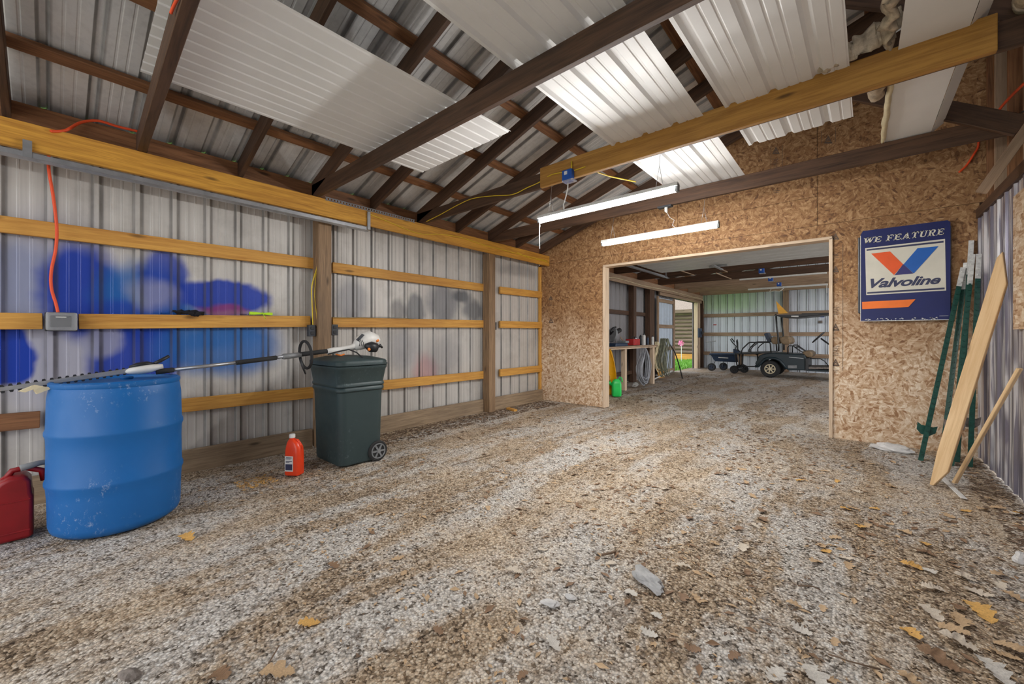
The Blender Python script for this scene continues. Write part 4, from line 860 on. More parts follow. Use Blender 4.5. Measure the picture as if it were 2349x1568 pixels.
def leaf(x, y, L, mt, rz, lab, group=None, k=0, tilt=0):
    o = bpy.data.objects.new('oak_leaf', LM[mt][k % 5]); COL.objects.link(o)
    o.location = (x, y, gz_(x, y)+.001); o.scale = (L, L, L*.8); o.rotation_euler = (tilt, 0, rz); tag(o, lab, 'leaf', group)
NL = [(1448,1360,.078,'leaf_grey','large pale grey oak leaf lying left of the flat grey rock'), (1505,1410,.06,'leaf_grey','pale oak leaf below the flat grey rock'), (1490,1450,.075,'leaf_grey','curled pale oak leaf lowest under the grey rock'), (1665,1468,.05,'leaf_grey','small star-shaped pale leaf at bottom centre'),
 (1245,1260,.06,'leaf_pale','upright pale curled leaf in the middle of the floor'), (1180,1310,.085,'leaf_pale','tan curled leaf left of the white stones'), (1400,1290,.06,'leaf_pale','pale leaf beside the short brown twig'), (1535,1230,.07,'leaf_pale','bright pale leaf in the centre of the floor'), (1285,1290,.04,'leaf_pale','tiny pale leaf right of the curled one in mid floor'),
 (710,1432,.09,'leaf_gold','golden leaf standing in the lower left foreground'), (635,1550,.12,'leaf_tan','big tan leaf at the bottom edge left of centre'), (428,1232,.11,'leaf_gold','orange oak leaf on the gravel in front of the blue drum'), (912,1282,.07,'leaf_tan','orange-tan leaf in the middle left of the floor'), (765,1297,.07,'leaf_brown','brown leaf left of centre on the gravel'),
 (1272,1472,.08,'leaf_grey','whitish flat leaf at the bottom centre left'), (510,1550,.10,'leaf_brown','brown spiky leaf at the bottom edge beside the big tan one'), (1822,1389,.065,'leaf_tan','pale tan leaf right of centre foreground'), (1840,1445,.08,'leaf_grey','narrow pale leaf at lower right of centre'),
 (2090,1298,.09,'leaf_gold','golden leaf above the leaf heap at the right'), (2130,1310,.08,'leaf_grey','narrow pale leaf touching the golden leaf above the heap'), (2095,1453,.10,'leaf_gold','ridged golden leaf at the lower left of the leaf heap'), (2250,1405,.13,'leaf_gold','largest golden brown oak leaf in the heap at the lower right'), (2200,1420,.11,'leaf_tan','tan leaf lying left of the largest leaf in the heap'), (2135,1405,.10,'leaf_pale','pale forked leaf at the left side of the leaf heap'), (2185,1445,.10,'leaf_tan','pinkish tan leaf in the lower part of the heap'),
 (2200,1475,.12,'leaf_pale','long pale leaf at the bottom of the leaf heap'), (2325,1490,.11,'leaf_tan','tan leaf cut by the right edge in the lower corner'), (2245,1360,.10,'leaf_pale','pale pinkish leaf at the top of the heap'), (2140,1350,.10,'leaf_pale','long pale leaf at the upper left of the heap'), (1970,1207,.09,'leaf_gold','golden leaf on the floor right of centre'), (1940,1167,.07,'leaf_gold','bright yellow leaf further back on the right side'), (2005,1166,.06,'leaf_gold','small orange leaf right of the bright yellow one'), (2215,1173,.07,'leaf_gold','orange leaf near the right wall'), (2335,1177,.06,'leaf_gold','orange leaf at the right edge by the wall'), (2120,1248,.07,'leaf_gold','yellow leaf in front of the leaning plank'), (1835,1102,.06,'leaf_gold','small orange leaf in mid distance'), (1920,1104,.06,'leaf_gold','pale orange leaf in mid distance right of the small orange one'), (1895,1263,.06,'leaf_gold','yellowish leaf right of centre among dark debris'), (2290,1320,.08,'leaf_tan','tan leaf right of the heap near the wall'), (2300,1345,.07,'leaf_pale','pale folded leaf near the right edge above the heap'), (2150,1515,.12,'leaf_brown','dull brown leaf at the bottom right'), (2280,1540,.12,'leaf_grey','greyish leaf in the bottom right corner'), (1780,1552,.09,'leaf_grey','pale leaf cut by the bottom edge'), (1875,1560,.11,'leaf_grey','greyish torn leaf on the bottom edge right of centre')]
random.seed(11)
for k, (u, v, L, mt, lab) in enumerate(NL):
    p = onZ(u, v); leaf(p.x, p.y, L, mt, random.uniform(0, 6.28), lab, None, k, random.uniform(-.1, .1))
LMK = [('near the foot of the leaning plank', .3, 4.3), ('beside the heap in the lower right', .15, 2.2), ('at the foot of the right wall', .75, 3.6), ('before the OSB wall under the sign', .2, 5.4), ('in front of the right jamb of the opening', -.4, 5.2), ('in the middle of the wide opening', -1.6, 5.5), ('before the left jamb of the opening', -2.9, 5.4), ('by the far wall post', -3.9, 4.5), ('behind the trash bin along the left wall', -3.9, 3.0), ('right of the trash bin', -2.9, 2.6), ('in the dead centre of the floor', -1.5, 2.9), ('right of the floor centre', -.7, 3.4), ('around the flat grey rock', -.9, 2.0), ('between the opening and floor centre', -1.5, 4.3), ('on the lighter ground before the plank', -.2, 4.2), ('just inside the rear room', -1.8, 6.8), ('before the workbench', -3.1, 8.4), ('on the dark middle of the rear floor', -1.4, 8.8), ('on the rear floor before the cart', -1.4, 11.2), ('on the rear floor before the sliding door', -3.0, 11.5), ('in the foreground right of centre', -.35, 2.6), ('at the right foreground by the wall', .55, 2.8)]
CN = {'leaf_pale': 'pale', 'leaf_tan': 'tan', 'leaf_brown': 'brown', 'leaf_gold': 'golden', 'leaf_grey': 'greyish'}
zones = [((-1.1, .8), (1.5, 4.4), 95), ((-3.6, .5), (3.9, 5.7), 80), ((-2.6, -.4), (.9, 3.6), 22), ((-4.1, -3.3), (2.4, 5.6), 26), ((-3.3, .5), (6.0, 12.4), 100)]
for zi, (xr, yr, n) in enumerate(zones):
    for k in range(n):
        x, y = random.uniform(*xr), random.uniform(*yr)
        if zi == 0: x = .8-1.9*random.random()**1.5*1.0
        mt = random.choice((['leaf_tan','leaf_tan','leaf_pale','leaf_brown','leaf_brown','leaf_tan'], ['leaf_brown','leaf_tan','leaf_brown'], ['leaf_tan','leaf_brown'], ['leaf_brown'], ['leaf_brown','leaf_brown','leaf_tan'])[zi])
        L = random.uniform(.04, .085) if zi < 1 else random.uniform(.035, .065); wh = min(LMK, key=lambda q: (q[1]-x)**2+(q[2]-y)**2)[0]
        lab = f"{'small' if L < .058 else 'larger'} {CN[mt]} dry oak leaf {wh}"
        leaf(x, y, L, mt, random.uniform(0, 6.28), lab, lab+' (scattered)', k, random.uniform(-.15, .15))
def litter(name, mat, n, xr, yr, size, lab, seed, long=1.0, dens=None):
    rnd = random.Random(seed); mb = MB()
    for k in range(n):
        x, y = rnd.uniform(*xr), rnd.uniform(*yr)
        if math.hypot(x+3.56, y-.315) < .31 or (abs(x+3.665) < .28 and abs(y-1.865) < .24) or (-4.3 < x < -3.6 and 7 < y < 9.7): continue
        if dens and noise.noise(Vector((x*dens, y*dens, seed))) < rnd.uniform(-.3, .35): continue
        s_ = rnd.uniform(.35, 1)*size; a = rnd.uniform(0, 6.28); c, d_ = math.cos(a), math.sin(a); h = gz_(x, y)
        pts = [(s_*long, 0, .2), (0, s_*.5, .9), (-s_*long, s_*.1, .1), (-.1*s_, -s_*.5, .5)]
        mb.add([(x+px*c-py*d_, y+px*d_+py*c, h+.002+pz*s_*rnd.uniform(.15, .5)) for px, py, pz in pts], [(0,1,2,3)])
    me = bpy.data.meshes.new(name); me.from_pydata([tuple(v) for v in mb.v], [], mb.f); me.update(); me.materials.append(MATS[mat])
    o = bpy.data.objects.new(name, me); COL.objects.link(o); tag(o, lab, 'debris', None, 'stuff')
litter('leaf_litter', 'chip_brown', 9000, (-4.1,.85), (.7,6.2), .012, 'dark brown crumbs of leaf and bark strewn over the gravel floor', 21, 1.3, 1.2)
litter('leaf_litter', 'leaf_tan', 6500, (-4.1,.85), (.7,6.2), .014, 'tan crumbled leaf bits strewn over the gravel floor', 22, 1.2, 1.6)
litter('gravel_chips', 'chip_light', 9000, (-4.1,.85), (.7,6.0), .007, 'loose light stone chips on the gravel floor', 23)
litter('leaf_litter', 'chip_brown', 5000, (-3.9,1.5), (6.2,13), .03, 'dark leaf litter over the floor of the rear room', 24, 1.3, .8)
litter('leaf_litter', 'chip_brown', 2500, (-4.25,-3.8), (1.9,5.7), .02, 'brown bark crumbs piled along the foot of the left wall', 25, 1.5)
litter('leaf_litter', 'leaf_brown', 1500, (-3.9,.85), (1.0,6.0), .030, 'broken curled brown leaf pieces strewn over the gravel floor', 31, 1.2, 1.0)
litter('leaf_litter', 'leaf_tan', 900, (-3.9,.85), (1.0,6.0), .026, 'broken tan leaf pieces strewn over the gravel floor', 32, 1.2, 1.4)
litter('leaf_litter', 'chip_brown', 700, (.66,.875), (2.4,5.7), .018, 'dark crumbs piled along the foot of the metal right wall', 33, 1.4)
litter('straw', 'leaf_gold', 260, (-3.75,-3.5), (.95,1.2), .012, 'small patch of yellow straw chaff between drum and jug', 26, 1.6)
# ------------------------------------------------------------ rear room
# overhead door raised under the ties, with tracks
t = thing('garage_door', (-1.65, 7.1, 2.44), 'raised white sectional garage door lying flat under the rear ceiling', 'garage door')
for i in range(4):
    y0 = 6.12+i*.54; mb = MB(); mb.loft([[(x, y0+a, 2.45+b_) for a, b_ in ((.012,.004),(.02,.0),(.20,.0),(.215,.022),(.255,.022),(.27,0),(.46,0),(.475,.022),(.50,.022),(.51,.0),(.525,.004),(.525,.045),(.012,.045))] for x in (-3.05, -.22)]); mb.build('door_section', 'door_steel', t)
for x in (-3.12, -.15): 
    tr_ = thing('ceiling_track', (x, 7.4, 2.40), f'galvanised overhead door track in the rear room, {"left" if x < -1 else "right"} side', 'track'); mb = MB(); mb.box((x, 7.4, 2.41), (.05, 2.9, .006)); mb.box((x-.025, 7.4, 2.43), (.004, 2.9, .05)); mb.build('rail', 'galv', tr_)
    MB().box((x, 8.7, 2.53), (.03, .006, .22)).build('hanger', 'galv', tr_)
MB().box((-1.92, 7.95, 2.40), (.05, .62, .02)).build('opener_arm', 'galv', t, bevel=.004)
MB().box((-1.92, 8.0, 2.43), (.30, .05, .03)).build('bracket', 'galv', t)
# side door: header, jambs, sliding door leaf
for nm, a, b_, w_, h_, lab in (('door_header', (-4.24, 11.3, 2.38), (-4.24, 15.3, 2.38), .05, .16, 'broad header board over the rear side doorway'), ):
    o = lumber(nm, a, b_, w_, h_, 'dull_wood'); tag(o, lab, 'beam')
for k, y in enumerate((14.80, 15.02)):
    o = lumber('door_jamb', (-4.26, y, 0), (-4.26, y, 2.3), .12, .09, 'trim_wood', up=(0,1,0)); tag(o, 'pale upright jamb of the rear side doorway, '+('beside the daylight' if k == 0 else 'nearer the corner'), 'post')
o = lumber('eave_beam', (-4.19, YB+.15, 2.48), (-4.19, 15.3, 2.48), .038, .178, 'dull_wood'); tag(o, 'long brown eave beam of the rear room over the workbench', 'beam')
t = thing('sliding_door', (-4.22, 11.8, 0), 'slid-open metal door leaf with wooden frame beside the rear doorway', 'door')
mb = MB(); panel(mb, (-4.25, 11.10, .08), (0,1,0), 1.36, (0,0,1), 2.15, (1,0,0)); mb.build('metal_skin', 'far_metal', t)
for y in (11.12, 12.42): lumber('stile', (-4.215, y, .08), (-4.215, y, 2.26), .04, .09, 'dull_wood', t, up=(0,1,0))
for z_ in (.12, .78, 1.42, 2.15): lumber('rail', (-4.215, 11.15, z_), (-4.215, 12.40, z_), .04, .10, 'dull_wood', t)
for y, w_ in ((9.55, .16), (10.66, .32), (15.42, .10)):
    o = lumber('wall_post', (-4.26, y, 0), (-4.26, y, 2.4), .14, w_, 'dark_wood', up=(0,1,0)); tag(o, {9.55: 'dark wooden post above the workbench', 10.66: 'wide dark post between workbench and sliding door', 15.42: 'dark post in the far left corner of the rear room'}[y], 'post')
o = lumber('wall_girt', (-4.33, YB+.2, 1.72), (-4.33, 10.7, 1.72), .036, .10, 'dark_wood'); tag(o, 'dark girt on the rear left wall above the workbench', 'board')
for row, z_ in enumerate((1.86, 1.20, .52)):
    o = lumber('wall_girt', (-4.2, YF-.05, z_), (3.5, YF-.05, z_), .036, .12, 'dull_wood'); tag(o, f'long brown girt across the far wall behind the golf cart, {("top", "middle", "bottom")[row]} row', 'board', 'far wall girts')
o = lumber('wall_post', (-1.72, YF-.10, 0), (-1.72, YF-.10, 2.6), .14, .13, 'dull_wood', up=(0,1,0)); tag(o, 'brown square post on the far wall behind the golf cart', 'post')
# rear fixtures
t = thing('shop_light', (-1.4, 13.9, 2.50), 'unlit white strip light under the far ceiling of the rear room', 'lamp'); MB().box((-1.55, 13.86, 2.55), (1.9, .06, .05)).build('housing', 'white_plastic', t, bevel=.006); MB().box((-.62, 13.86, 2.42), (.015, .015, .20)).build('pull_cord', 'cord_white', t)
MB().tube([(-1.9,13.86,2.53),(-1.95,13.86,2.44),(-1.8,13.86,2.46),(-1.7,13.86,2.43),(-1.6,13.86,2.52)], .01, 6).build('cord_loop', 'cord_white', t, smooth='all')
t = thing('shop_light', (-1.2, 11.2, 2.50), 'unlit white strip light on a middle tie of the rear room', 'lamp'); MB().box((-1.35, 11.18, 2.54), (1.7, .06, .035)).build('housing', 'white_plastic', t, bevel=.006)
bluebox('ceiling_box', (-1.52, 9.80, 2.52), 'blue electrical box under the rear tie nearest the raised door'); bluebox('ceiling_box', (-1.55, 11.2, 2.50), 'blue electrical box under the second rear tie'); bluebox('ceiling_box', (-1.55, 12.55, 2.50), 'blue electrical box farthest back in the rear room')
for i, (y, x) in enumerate(((8.5,-2.9),(8.5,-2.2),(9.8,-2.4))):
    o = lumber('cross_brace', (x, y, 2.565), (x+.03, y+1.3, 2.565), .02, .02, 'dull_wood'); tag(o, f'short pale brace nailed between rear ties, {ords[i]} from the left front', 'brace', 'rear braces')
# workbench
t = thing('workbench', (-4.0, 8.35, 0), 'old wooden workbench along the left wall behind the opening', 'workbench')
lumber('bench_top', (-3.98, 7.1, .915), (-3.98, 9.62, .915), .66, .035, 'dull_wood', t); lumber('front_rail', (-3.67, 7.1, .905), (-3.67, 9.55, .905), .03, .06, 'trim_wood', t)
for y in (7.2, 7.92, 9.45):
    lumber('leg', (-3.72, y, 0), (-3.72, y, .90), .09, .09, 'trim_wood' if y > 7.5 else 'dull_wood', t, up=(0,1,0)); lumber('leg', (-4.22, y, 0), (-4.22, y, .90), .09, .09, 'dark_wood', t, up=(0,1,0))
lumber('lower_rail', (-4.22, 7.2, .25), (-4.22, 9.5, .25), .03, .09, 'dark_wood', t)
t = thing('miter_saw', (-3.95, 7.75, .933), 'grey and black miter saw on the near end of the workbench', 'tool'); c = Vector((-3.93, 7.70, .933))
MB().prism([c+Vector((0,-.30,0)), c+Vector((0,.28,0)), c+Vector((0,.26,.07)), c+Vector((0,-.28,.07))], (.28,0,0)).build('base', 'wagon_blue', t, bevel=.015)
MB().box(c+Vector((.14,.33,.09)), (.2,.16,.05)).build('table_extension', 'tool_grey', t, bevel=.01)
MB().lathe([(0,-.02),(.15,-.02),(.155,0),(.15,.02),(0,.02)], c+Vector((.10,-.10,.24)), 28, Matrix.Rotation(math.radians(75), 3, 'X')@Matrix.Rotation(math.radians(-25), 3, 'Y')).build('blade_guard', 'tool_grey', t, smooth=True)
MB().tube([c+Vector((.12,-.12,.26)), c+Vector((.12,.02,.30)), c+Vector((.12,.20,.34))], [.06,.055,.05], 12).build('motor', 'black_plastic', t, smooth='all')
MB().tube([c+Vector((.14,-.24,.30)), c+Vector((.14,-.14,.38)), c+Vector((.14,-.02,.40))], .02, 8).build('handle', 'black_plastic', t, smooth='all')
t = thing('toolbox', (-3.95, 8.72, .933), 'red metal toolbox on the middle of the workbench', 'toolbox'); MB().box((-3.88, 8.72, 1.01), (.2,.34,.14)).build('case', 'red_box', t, bevel=.01); MB().tube([(-3.88,8.62,1.08),(-3.88,8.64,1.13),(-3.88,8.80,1.13),(-3.88,8.82,1.08)], .008, 6).build('handle', 'black_plastic', t, smooth='all')
def can(x, y, h, r, mat, lab): 
    t = thing('spray_can', (x, y, .933), lab, 'can'); MB().lathe([(0,0),(r,0),(r,h*.82),(r*.6,h*.88),(0,h*.88)], (x, y, .933), 16).build('can_body', mat, t, smooth=True); MB().lathe([(0,0),(r*.6,0),(r*.55,h*.13),(0,h*.13)], (x, y, .933+h*.87), 12).build('cap', 'black_plastic', t, smooth=True)
can(-3.80, 9.15, .27, .04, 'bag_white', 'tall white bottle on the workbench beside the toolbox'); can(-3.95, 9.02, .20, .04, 'galv', 'silver can behind the toolbox on the workbench'); can(-3.92, 9.25, .24, .035, 'black_plastic', 'dark bottle behind the white bottle on the workbench'); can(-3.85, 9.50, .20, .03, 'wagon_blue', 'small blue can at the far end of the workbench'); can(-3.75, 9.56, .22, .03, 'bag_white', 'small white can at the far corner of the workbench')
o = cable('hammer_handle', [(-3.85, 8.30, .95), (-3.95, 8.22, 1.13)], .012, 'dull_wood', 'wooden tool handle standing between saw and toolbox', 'tool')
def coil(name, c, rx, rz, n, r, mat, lab, seed, dirn=(0,1,0), thick=.06):
    rnd = random.Random(seed); d = Vector(dirn); side = Vector((1,0,0)) if abs(d.x) < .5 else Vector((0,1,0)); pts = []
    for k in range(n):
        ox, oz, of = rnd.uniform(.55, 1.08), rnd.uniform(.70, 1.08), rnd.uniform(-thick, thick)
        for j in range(20):
            a = math.pi/2+6.28319*j/20; q = math.sin(a)
            w_ = rx*ox*(math.cos(a))*(1 if q < 0 else (1-q*.75))
            pts.append(Vector(c)+d*w_+side*(of+.01*math.sin(a*3))+Vector((0,0,-rz+ rz*(oz if q < 0 else 1)*q)))
    o = MB().tube(pts, r, 6).build(name, mat, smooth='all'); tag(o, lab, 'coil'); return o
coil('hose_coil', (-3.58, 8.62, .88), .30, .40, 13, .009, 'hose_grey', 'large grey coil of hose hanging from the front of the workbench', 3)
coil('cable_coil', (-3.58, 9.88, 1.08), .26, .46, 12, .010, 'hose_green', 'tangled dirty cable coil hanging at the far end of the workbench', 8, thick=.10)
coil('rope_coil', (-3.70, 9.74, 1.00), .20, .36, 8, .012, 'kraft', 'pale rope coil hanging behind the dirty cable coil', 9, thick=.06)
cable('pry_bar', [(-3.58, 10.0, 1.05), (-3.52, 10.4, .75), (-3.50, 10.75, .32), (-3.55, 11.1, .01)], .014, 'black_plastic', 'dark curved bar leaning from the workbench end to the floor', 'bar')
o = lumber('floor_plank', (-3.9, 10.0, .05), (-3.95, 11.5, .16), .03, .03, 'bag_white'); tag(o, 'thin white strip leaning low between workbench and sliding door', 'strip')
o = lumber('scrap_board', (-4.05, 10.95, .0), (-4.1, 10.95, .40), .02, .45, 'amber', up=(0,1,0)); tag(o, 'light plywood scrap standing on the floor beyond the workbench', 'board')
crumple('plastic_bag', (-3.75, 8.55, .06), (.12, .22, .09), 'bag_white', 'white crumpled bag on the floor under the workbench', 'bag', 3)
cable('yellow_cable', [(-4.2, 6.9, 2.40), (-4.19, 6.92, 1.9), (-4.2, 6.9, 1.45), (-4.21, 6.93, 1.2)], .012, 'cord_yellow', 'yellow cable hanging down the wall just inside the opening')
cable('rear_cable', [(-4.16, 6.3, 2.46), (-4.16, 7.6, 2.43), (-4.16, 8.6, 2.47), (-4.16, 10, 2.44), (-4.16, 12, 2.47), (-4.16, 14, 2.44), (-4.16, 15.2, 2.42), (-4.14, 15.3, 2.1)], .008, 'kraft', 'pale cable strung along the rear eave beam')
# yellow sled and green jug
t = thing('plastic_sled', (-3.60, 7.12, 0), 'yellow plastic sled standing on end just inside the opening', 'sled')
rings = []
for i in range(15):
    s_ = i/14; z_ = s_*.90; hw_ = .085*(math.sin(math.pi*min(1, .22+s_*.78*.98))**.55) if s_ > .5 else .085; cx_ = -3.62+.02*math.sin(s_*3); cy_ = 7.10-.10*s_+.18*(s_-.5)**2
    rings.append([Vector((cx_+a*hw_*2.0*.6, cy_+a*hw_+b_, z_)) for a, b_ in ((-1,-.05),(-.8,.0),(0,.02),(.8,.0),(1,-.05),(1.0,-.035),(.8,.03),(0,.045),(-.8,.03),(-1,-.035))])
MB().loft(rings).build('shell', 'yellow_plastic', t, smooth='all')
MB().box((-3.60, 7.0, .35), (.06,.02,.10)).build('handhold', 'amber', t, bevel=.005)
c = Vector((-3.47, 7.06, 0)); t = thing('watering_can', c, 'bright green plastic watering can beside the yellow sled', 'watering can')
MB().loft([rrect(c, a, b_, .04, z_, .6) for a, b_, z_ in ((.07,.06,0),(.085,.075,.015),(.09,.078,.05),(.088,.076,.24),(.075,.066,.29),(.05,.045,.32),(.045,.04,.33))]).build('body', 'green_plastic', t, smooth=True)
MB().tube([c+Vector((.03,.02,.32)), c+Vector((.05,.04,.37)), c+Vector((.08,.06,.35)), c+Vector((.085,.07,.27))], .012, 8).build('handle', 'green_plastic', t, smooth='all')
MB().tube([c+Vector((-.05,-.03,.20)), c+Vector((-.10,-.07,.25)), c+Vector((-.115,-.085,.27))], [.03,.03,.045], 10).build('spout', 'green_plastic', t, smooth='all')
# ------------------------------------------------------------ golf cart
CY = 12.95
def CP(zx, zy, y=CY): return onY(1590+zx/6.82, 660+zy/6.82, y)
def cp(zx, zy, dy=0): p = CP(zx, zy); return Vector((p.x, CY+dy, p.z))
t = thing('golf_cart', (CP(1190,1400).x+.9, CY+.5, 0), 'dark green golf cart with tan seats and black roof frame in the rear room', 'golf cart')
def side(name, pts, d0, d1, mat, bev=.012, par=t): return MB().prism([cp(a, b_, d0) for a, b_ in pts], (0, d1-d0, 0)).build(name, mat, par, bevel=bev)
side('rear_body', [(985,1215),(965,1180),(1000,1120),(1030,1055),(1090,1035),(1220,1020),(1480,1030),(1740,1040),(1770,1090),(1770,1290),(1480,1290),(1420,1230),(1370,1150),(1290,1100),(1180,1095),(1110,1120),(1060,1180),(1045,1215)], .02, 1.12, 'cart_paint', .02)
MB().tube([cp(a, b_, -.01) for a, b_ in ((970,1225),(1020,1225),(1075,1160),(1120,1115),(1190,1095),(1290,1105),(1360,1140),(1410,1200),(1460,1270))], .035, 8).build('fender', 'cart_paint', t, smooth='all')
side('side_panel', [(1500,1078),(1725,1100),(1725,1106),(1500,1086)], -.005, .02, 'galv', 0)
side('badge', [(1483,1212),(1620,1212),(1620,1255),(1483,1255)], -.0, .02, 'tool_grey', 0); side('seat_base', [(1735,1095),(1800,1100),(1800,1295),(1735,1295)], .02, 1.1, 'black_plastic')
side('floor_pan', [(1770,1275),(2300,1300),(2300,1325),(1780,1300)], .0, 1.12, 'cart_paint', .006); side('footwell', [(1800,1240),(2250,1245),(2250,1275),(1800,1275)], .1, 1.0, 'rust', .006)
side('seat_cushion', [(1690,995),(1820,990),(1865,1020),(1870,1060),(1855,1090),(1770,1085),(1720,1040)], .05, 1.08, 'tan_vinyl', .03)
for d0, d1 in ((.08, .52), (.60, 1.04)): side('backrest', [(1400,760),(1480,755),(1515,800),(1520,850),(1500,885),(1420,890),(1370,870),(1340,800),(1360,765)], d0, d1, 'tan_vinyl', .03)
for d0, d1 in ((.10, .50), (.58, 1.0)): side('rear_backrest', [(1240,765),(1300,755),(1325,800),(1320,860),(1280,885),(1225,875),(1207,820),(1215,780)], d0, d1, 'tan_vinyl', .03)
side('rear_seat', [(790,1020),(960,1022),(975,1050),(800,1062)], .08, 1.02, 'tan_vinyl', .015)
side('deck', [(650,1020),(1230,1000),(1240,1025),(650,1042)], .04, 1.08, 'black_plastic', .005)
side('bag_panel', [(1075,715),(1130,700),(1195,835),(1180,850),(1130,840)], .3, .75, 'wagon_blue', .01)
def ctube(name, pts, r=.016, dy=0, mat='black_plastic'): return MB().tube([cp(a, b_, dy) for a, b_ in pts], r, 8).build(name, mat, t, smooth='all')
for dy in (.03, 1.08):
    ctube('grab_rail', [(755,1030),(752,990),(775,945),(860,865),(890,852),(1180,852),(1205,870),(1215,1010)], .018, dy)
    ctube('grab_rail', [(900,1010),(900,960),(930,920),(1010,858)], .014, dy)
    ctube('arm_rail', [(1480,1030),(1478,930),(1500,905),(1560,905),(1600,935),(1680,990),(1720,1010)], .014, dy)
    ctube('roof_strut', [(1335,990),(1335,900),(1325,740),(1305,600),(1295,440)], .022, dy)
ctube('arm_rail', [(1590,930),(1640,918),(1700,955),(1760,990)], .014, .03)
ctube('front_strut', [(2120,1230),(2060,1150),(1980,1105),(1820,1103)], .012, .05); 
ctube('rear_strut', [(755,1040),(750,1200),(820,1235),(1000,1235)], .018, .2); ctube('rear_strut', [(910,1045),(912,1225)], .016, .9); ctube('rear_strut', [(1000,1045),(1005,1150)], .016, .1); ctube('rear_strut', [(700,1040),(700,1230)], .018, .2)
side('roof', [(1265,430),(1290,405),(1700,395),(2330,385),(2330,400),(2120,412),(1700,455),(1560,462),(1380,455),(1310,440)], -.02, 1.15, 'black_plastic', .02)
side('roof_trim', [(1310,422),(1700,410),(1700,400),(1310,410)], -.03, -.015, 'dull_wood', 0)
side('roof_lamp', [(1535,435),(1650,435),(1650,455),(1535,455)], -.03, .1, 'white_plastic', .004)
ctube('steering_column', [(2330,1010),(2110,880),(1985,790)], .02, .3); 
c = cp(1945, 775, .3); ax_ = (cp(2110,880,.3)-cp(1985,790,.3)).normalized(); e1 = Vector((0,1,0)); e2 = ax_.cross(e1).normalized()
MB().tube([c+(e1*math.cos(k*.3142)+e2*math.sin(k*.3142))*.18 for k in range(20)], .015, 8, True).build('steering_wheel', 'black_plastic', t, smooth='all')
mb = MB(); [mb.tube([c, c+(e1*math.cos(k)+e2*math.sin(k))*.18], .012, 6) for k in (0, 2.1, 4.2)]; mb.build('wheel_spokes', 'black_plastic', t)
def cwheel(c, r, w_, hubmat, par, spokes=7, tyre='black_rubber'):
    M = Matrix.Rotation(math.radians(90), 3, 'X'); ob = MB().lathe([(r*.5,-w_*.4),(r*.60,-w_*.5),(r*.9,-w_*.5),(r,-w_*.3),(r,w_*.3),(r*.9,w_*.5),(r*.6,w_*.5),(r*.5,w_*.4)], c, 36, M).build('wheel', tyre, par, smooth=True)
    mb = MB(); f_ = Vector(c)+Vector((0,-w_*.42,0))
    mb.tube([f_+Vector((r*.52*math.cos(k*.2618),0,r*.52*math.sin(k*.2618))) for k in range(24)], r*.07, 6, True)
    for k in range(spokes): a = 6.28319*k/spokes; mb.tube([f_+Vector((r*.1*math.cos(a),0,r*.1*math.sin(a))), f_+Vector((r*.5*math.cos(a),0,r*.5*math.sin(a)))], r*.07, 6)
    mb.lathe([(0,-.01),(r*.16,-.01),(r*.16,.02),(0,.02)], f_, 14, M); mb.build('hub', hubmat, ob); return ob
wr = .235
for dy in (.10, 1.0): cwheel((CP(1200,1290).x, CY+dy, wr), wr, .2, 'cart_tan', t)
cwheel((CP(1200,1290).x+1.72, CY+.10, wr), wr, .2, 'cart_tan', t)
side('front_cowl', [(2150,900),(2300,880),(2480,1000),(2520,1250),(2300,1290),(2220,1100)], .02, 1.12, 'cart_paint', .03)
t = thing('safety_pennant', CP(1350, 400), 'orange triangular pennant standing on top of the golf cart roof', 'flag')
MB().prism([cp(1272,195,.3), cp(1310,400,.3), cp(1460,385,.3)], (0,.012,0)).build('cloth', 'pennant', t); MB().tube([cp(1272,195,.31), cp(1312,402,.31)], .008, 6).build('staff', 'cart_tan', t)
# dump wagon
WY = 14.1
def wp(zx, zy, dy=0): p = onY(1590+zx/6.82, 660+zy/6.82, WY); return Vector((p.x, WY+dy, p.z))
t = thing('dump_wagon', (wp(470,1300).x, WY, 0), 'dark blue garden dump wagon behind the golf cart', 'wagon')
MB().loft([[wp(a, b_, d_) for a, b_, d_ in r_] for r_ in ([(330,1150,.06),(690,1165,.06),(690,1165,.5),(330,1150,.5)], [(262,1035,0),(720,1035,0),(720,1035,.58),(262,1035,.58)])]).build('tub', 'wagon_blue', t, bevel=.02)
MB().prism([wp(255,1025,-.02), wp(725,1025,-.02), wp(725,1048,-.02), wp(255,1048,-.02)], (0,.62,0)).build('rim', 'wagon_blue', t, bevel=.008)
MB().prism([wp(392,1080,.012), wp(545,1092,.012), wp(545,1102,.012), wp(392,1094,.012)], (0,.02,0)).build('logo_strip', 'bag_white', t)
for zx, dy in ((282, .05), (405, .55), (700, .5)):
    q = wp(zx, 1240, dy); cwheel((q.x, WY+dy, .125), .125, .08, 'wagon_blue', t, 5)
MB().tube([wp(290,1240,.1), wp(330,1150,.1)], .012, 6).build('axle_bracket', 'black_plastic', t); MB().tube([wp(400,1235,.5), wp(420,1155,.5)], .012, 6).build('axle_bracket', 'black_plastic', t)
MB().tube([wp(250,1220,.2), wp(250,845,.2)], .010, 6).build('pull_handle', 'tool_grey', t); MB().tube([wp(170,852,.2), wp(330,832,.2)], .012, 6).build('handle_grip', 'tool_grey', t)
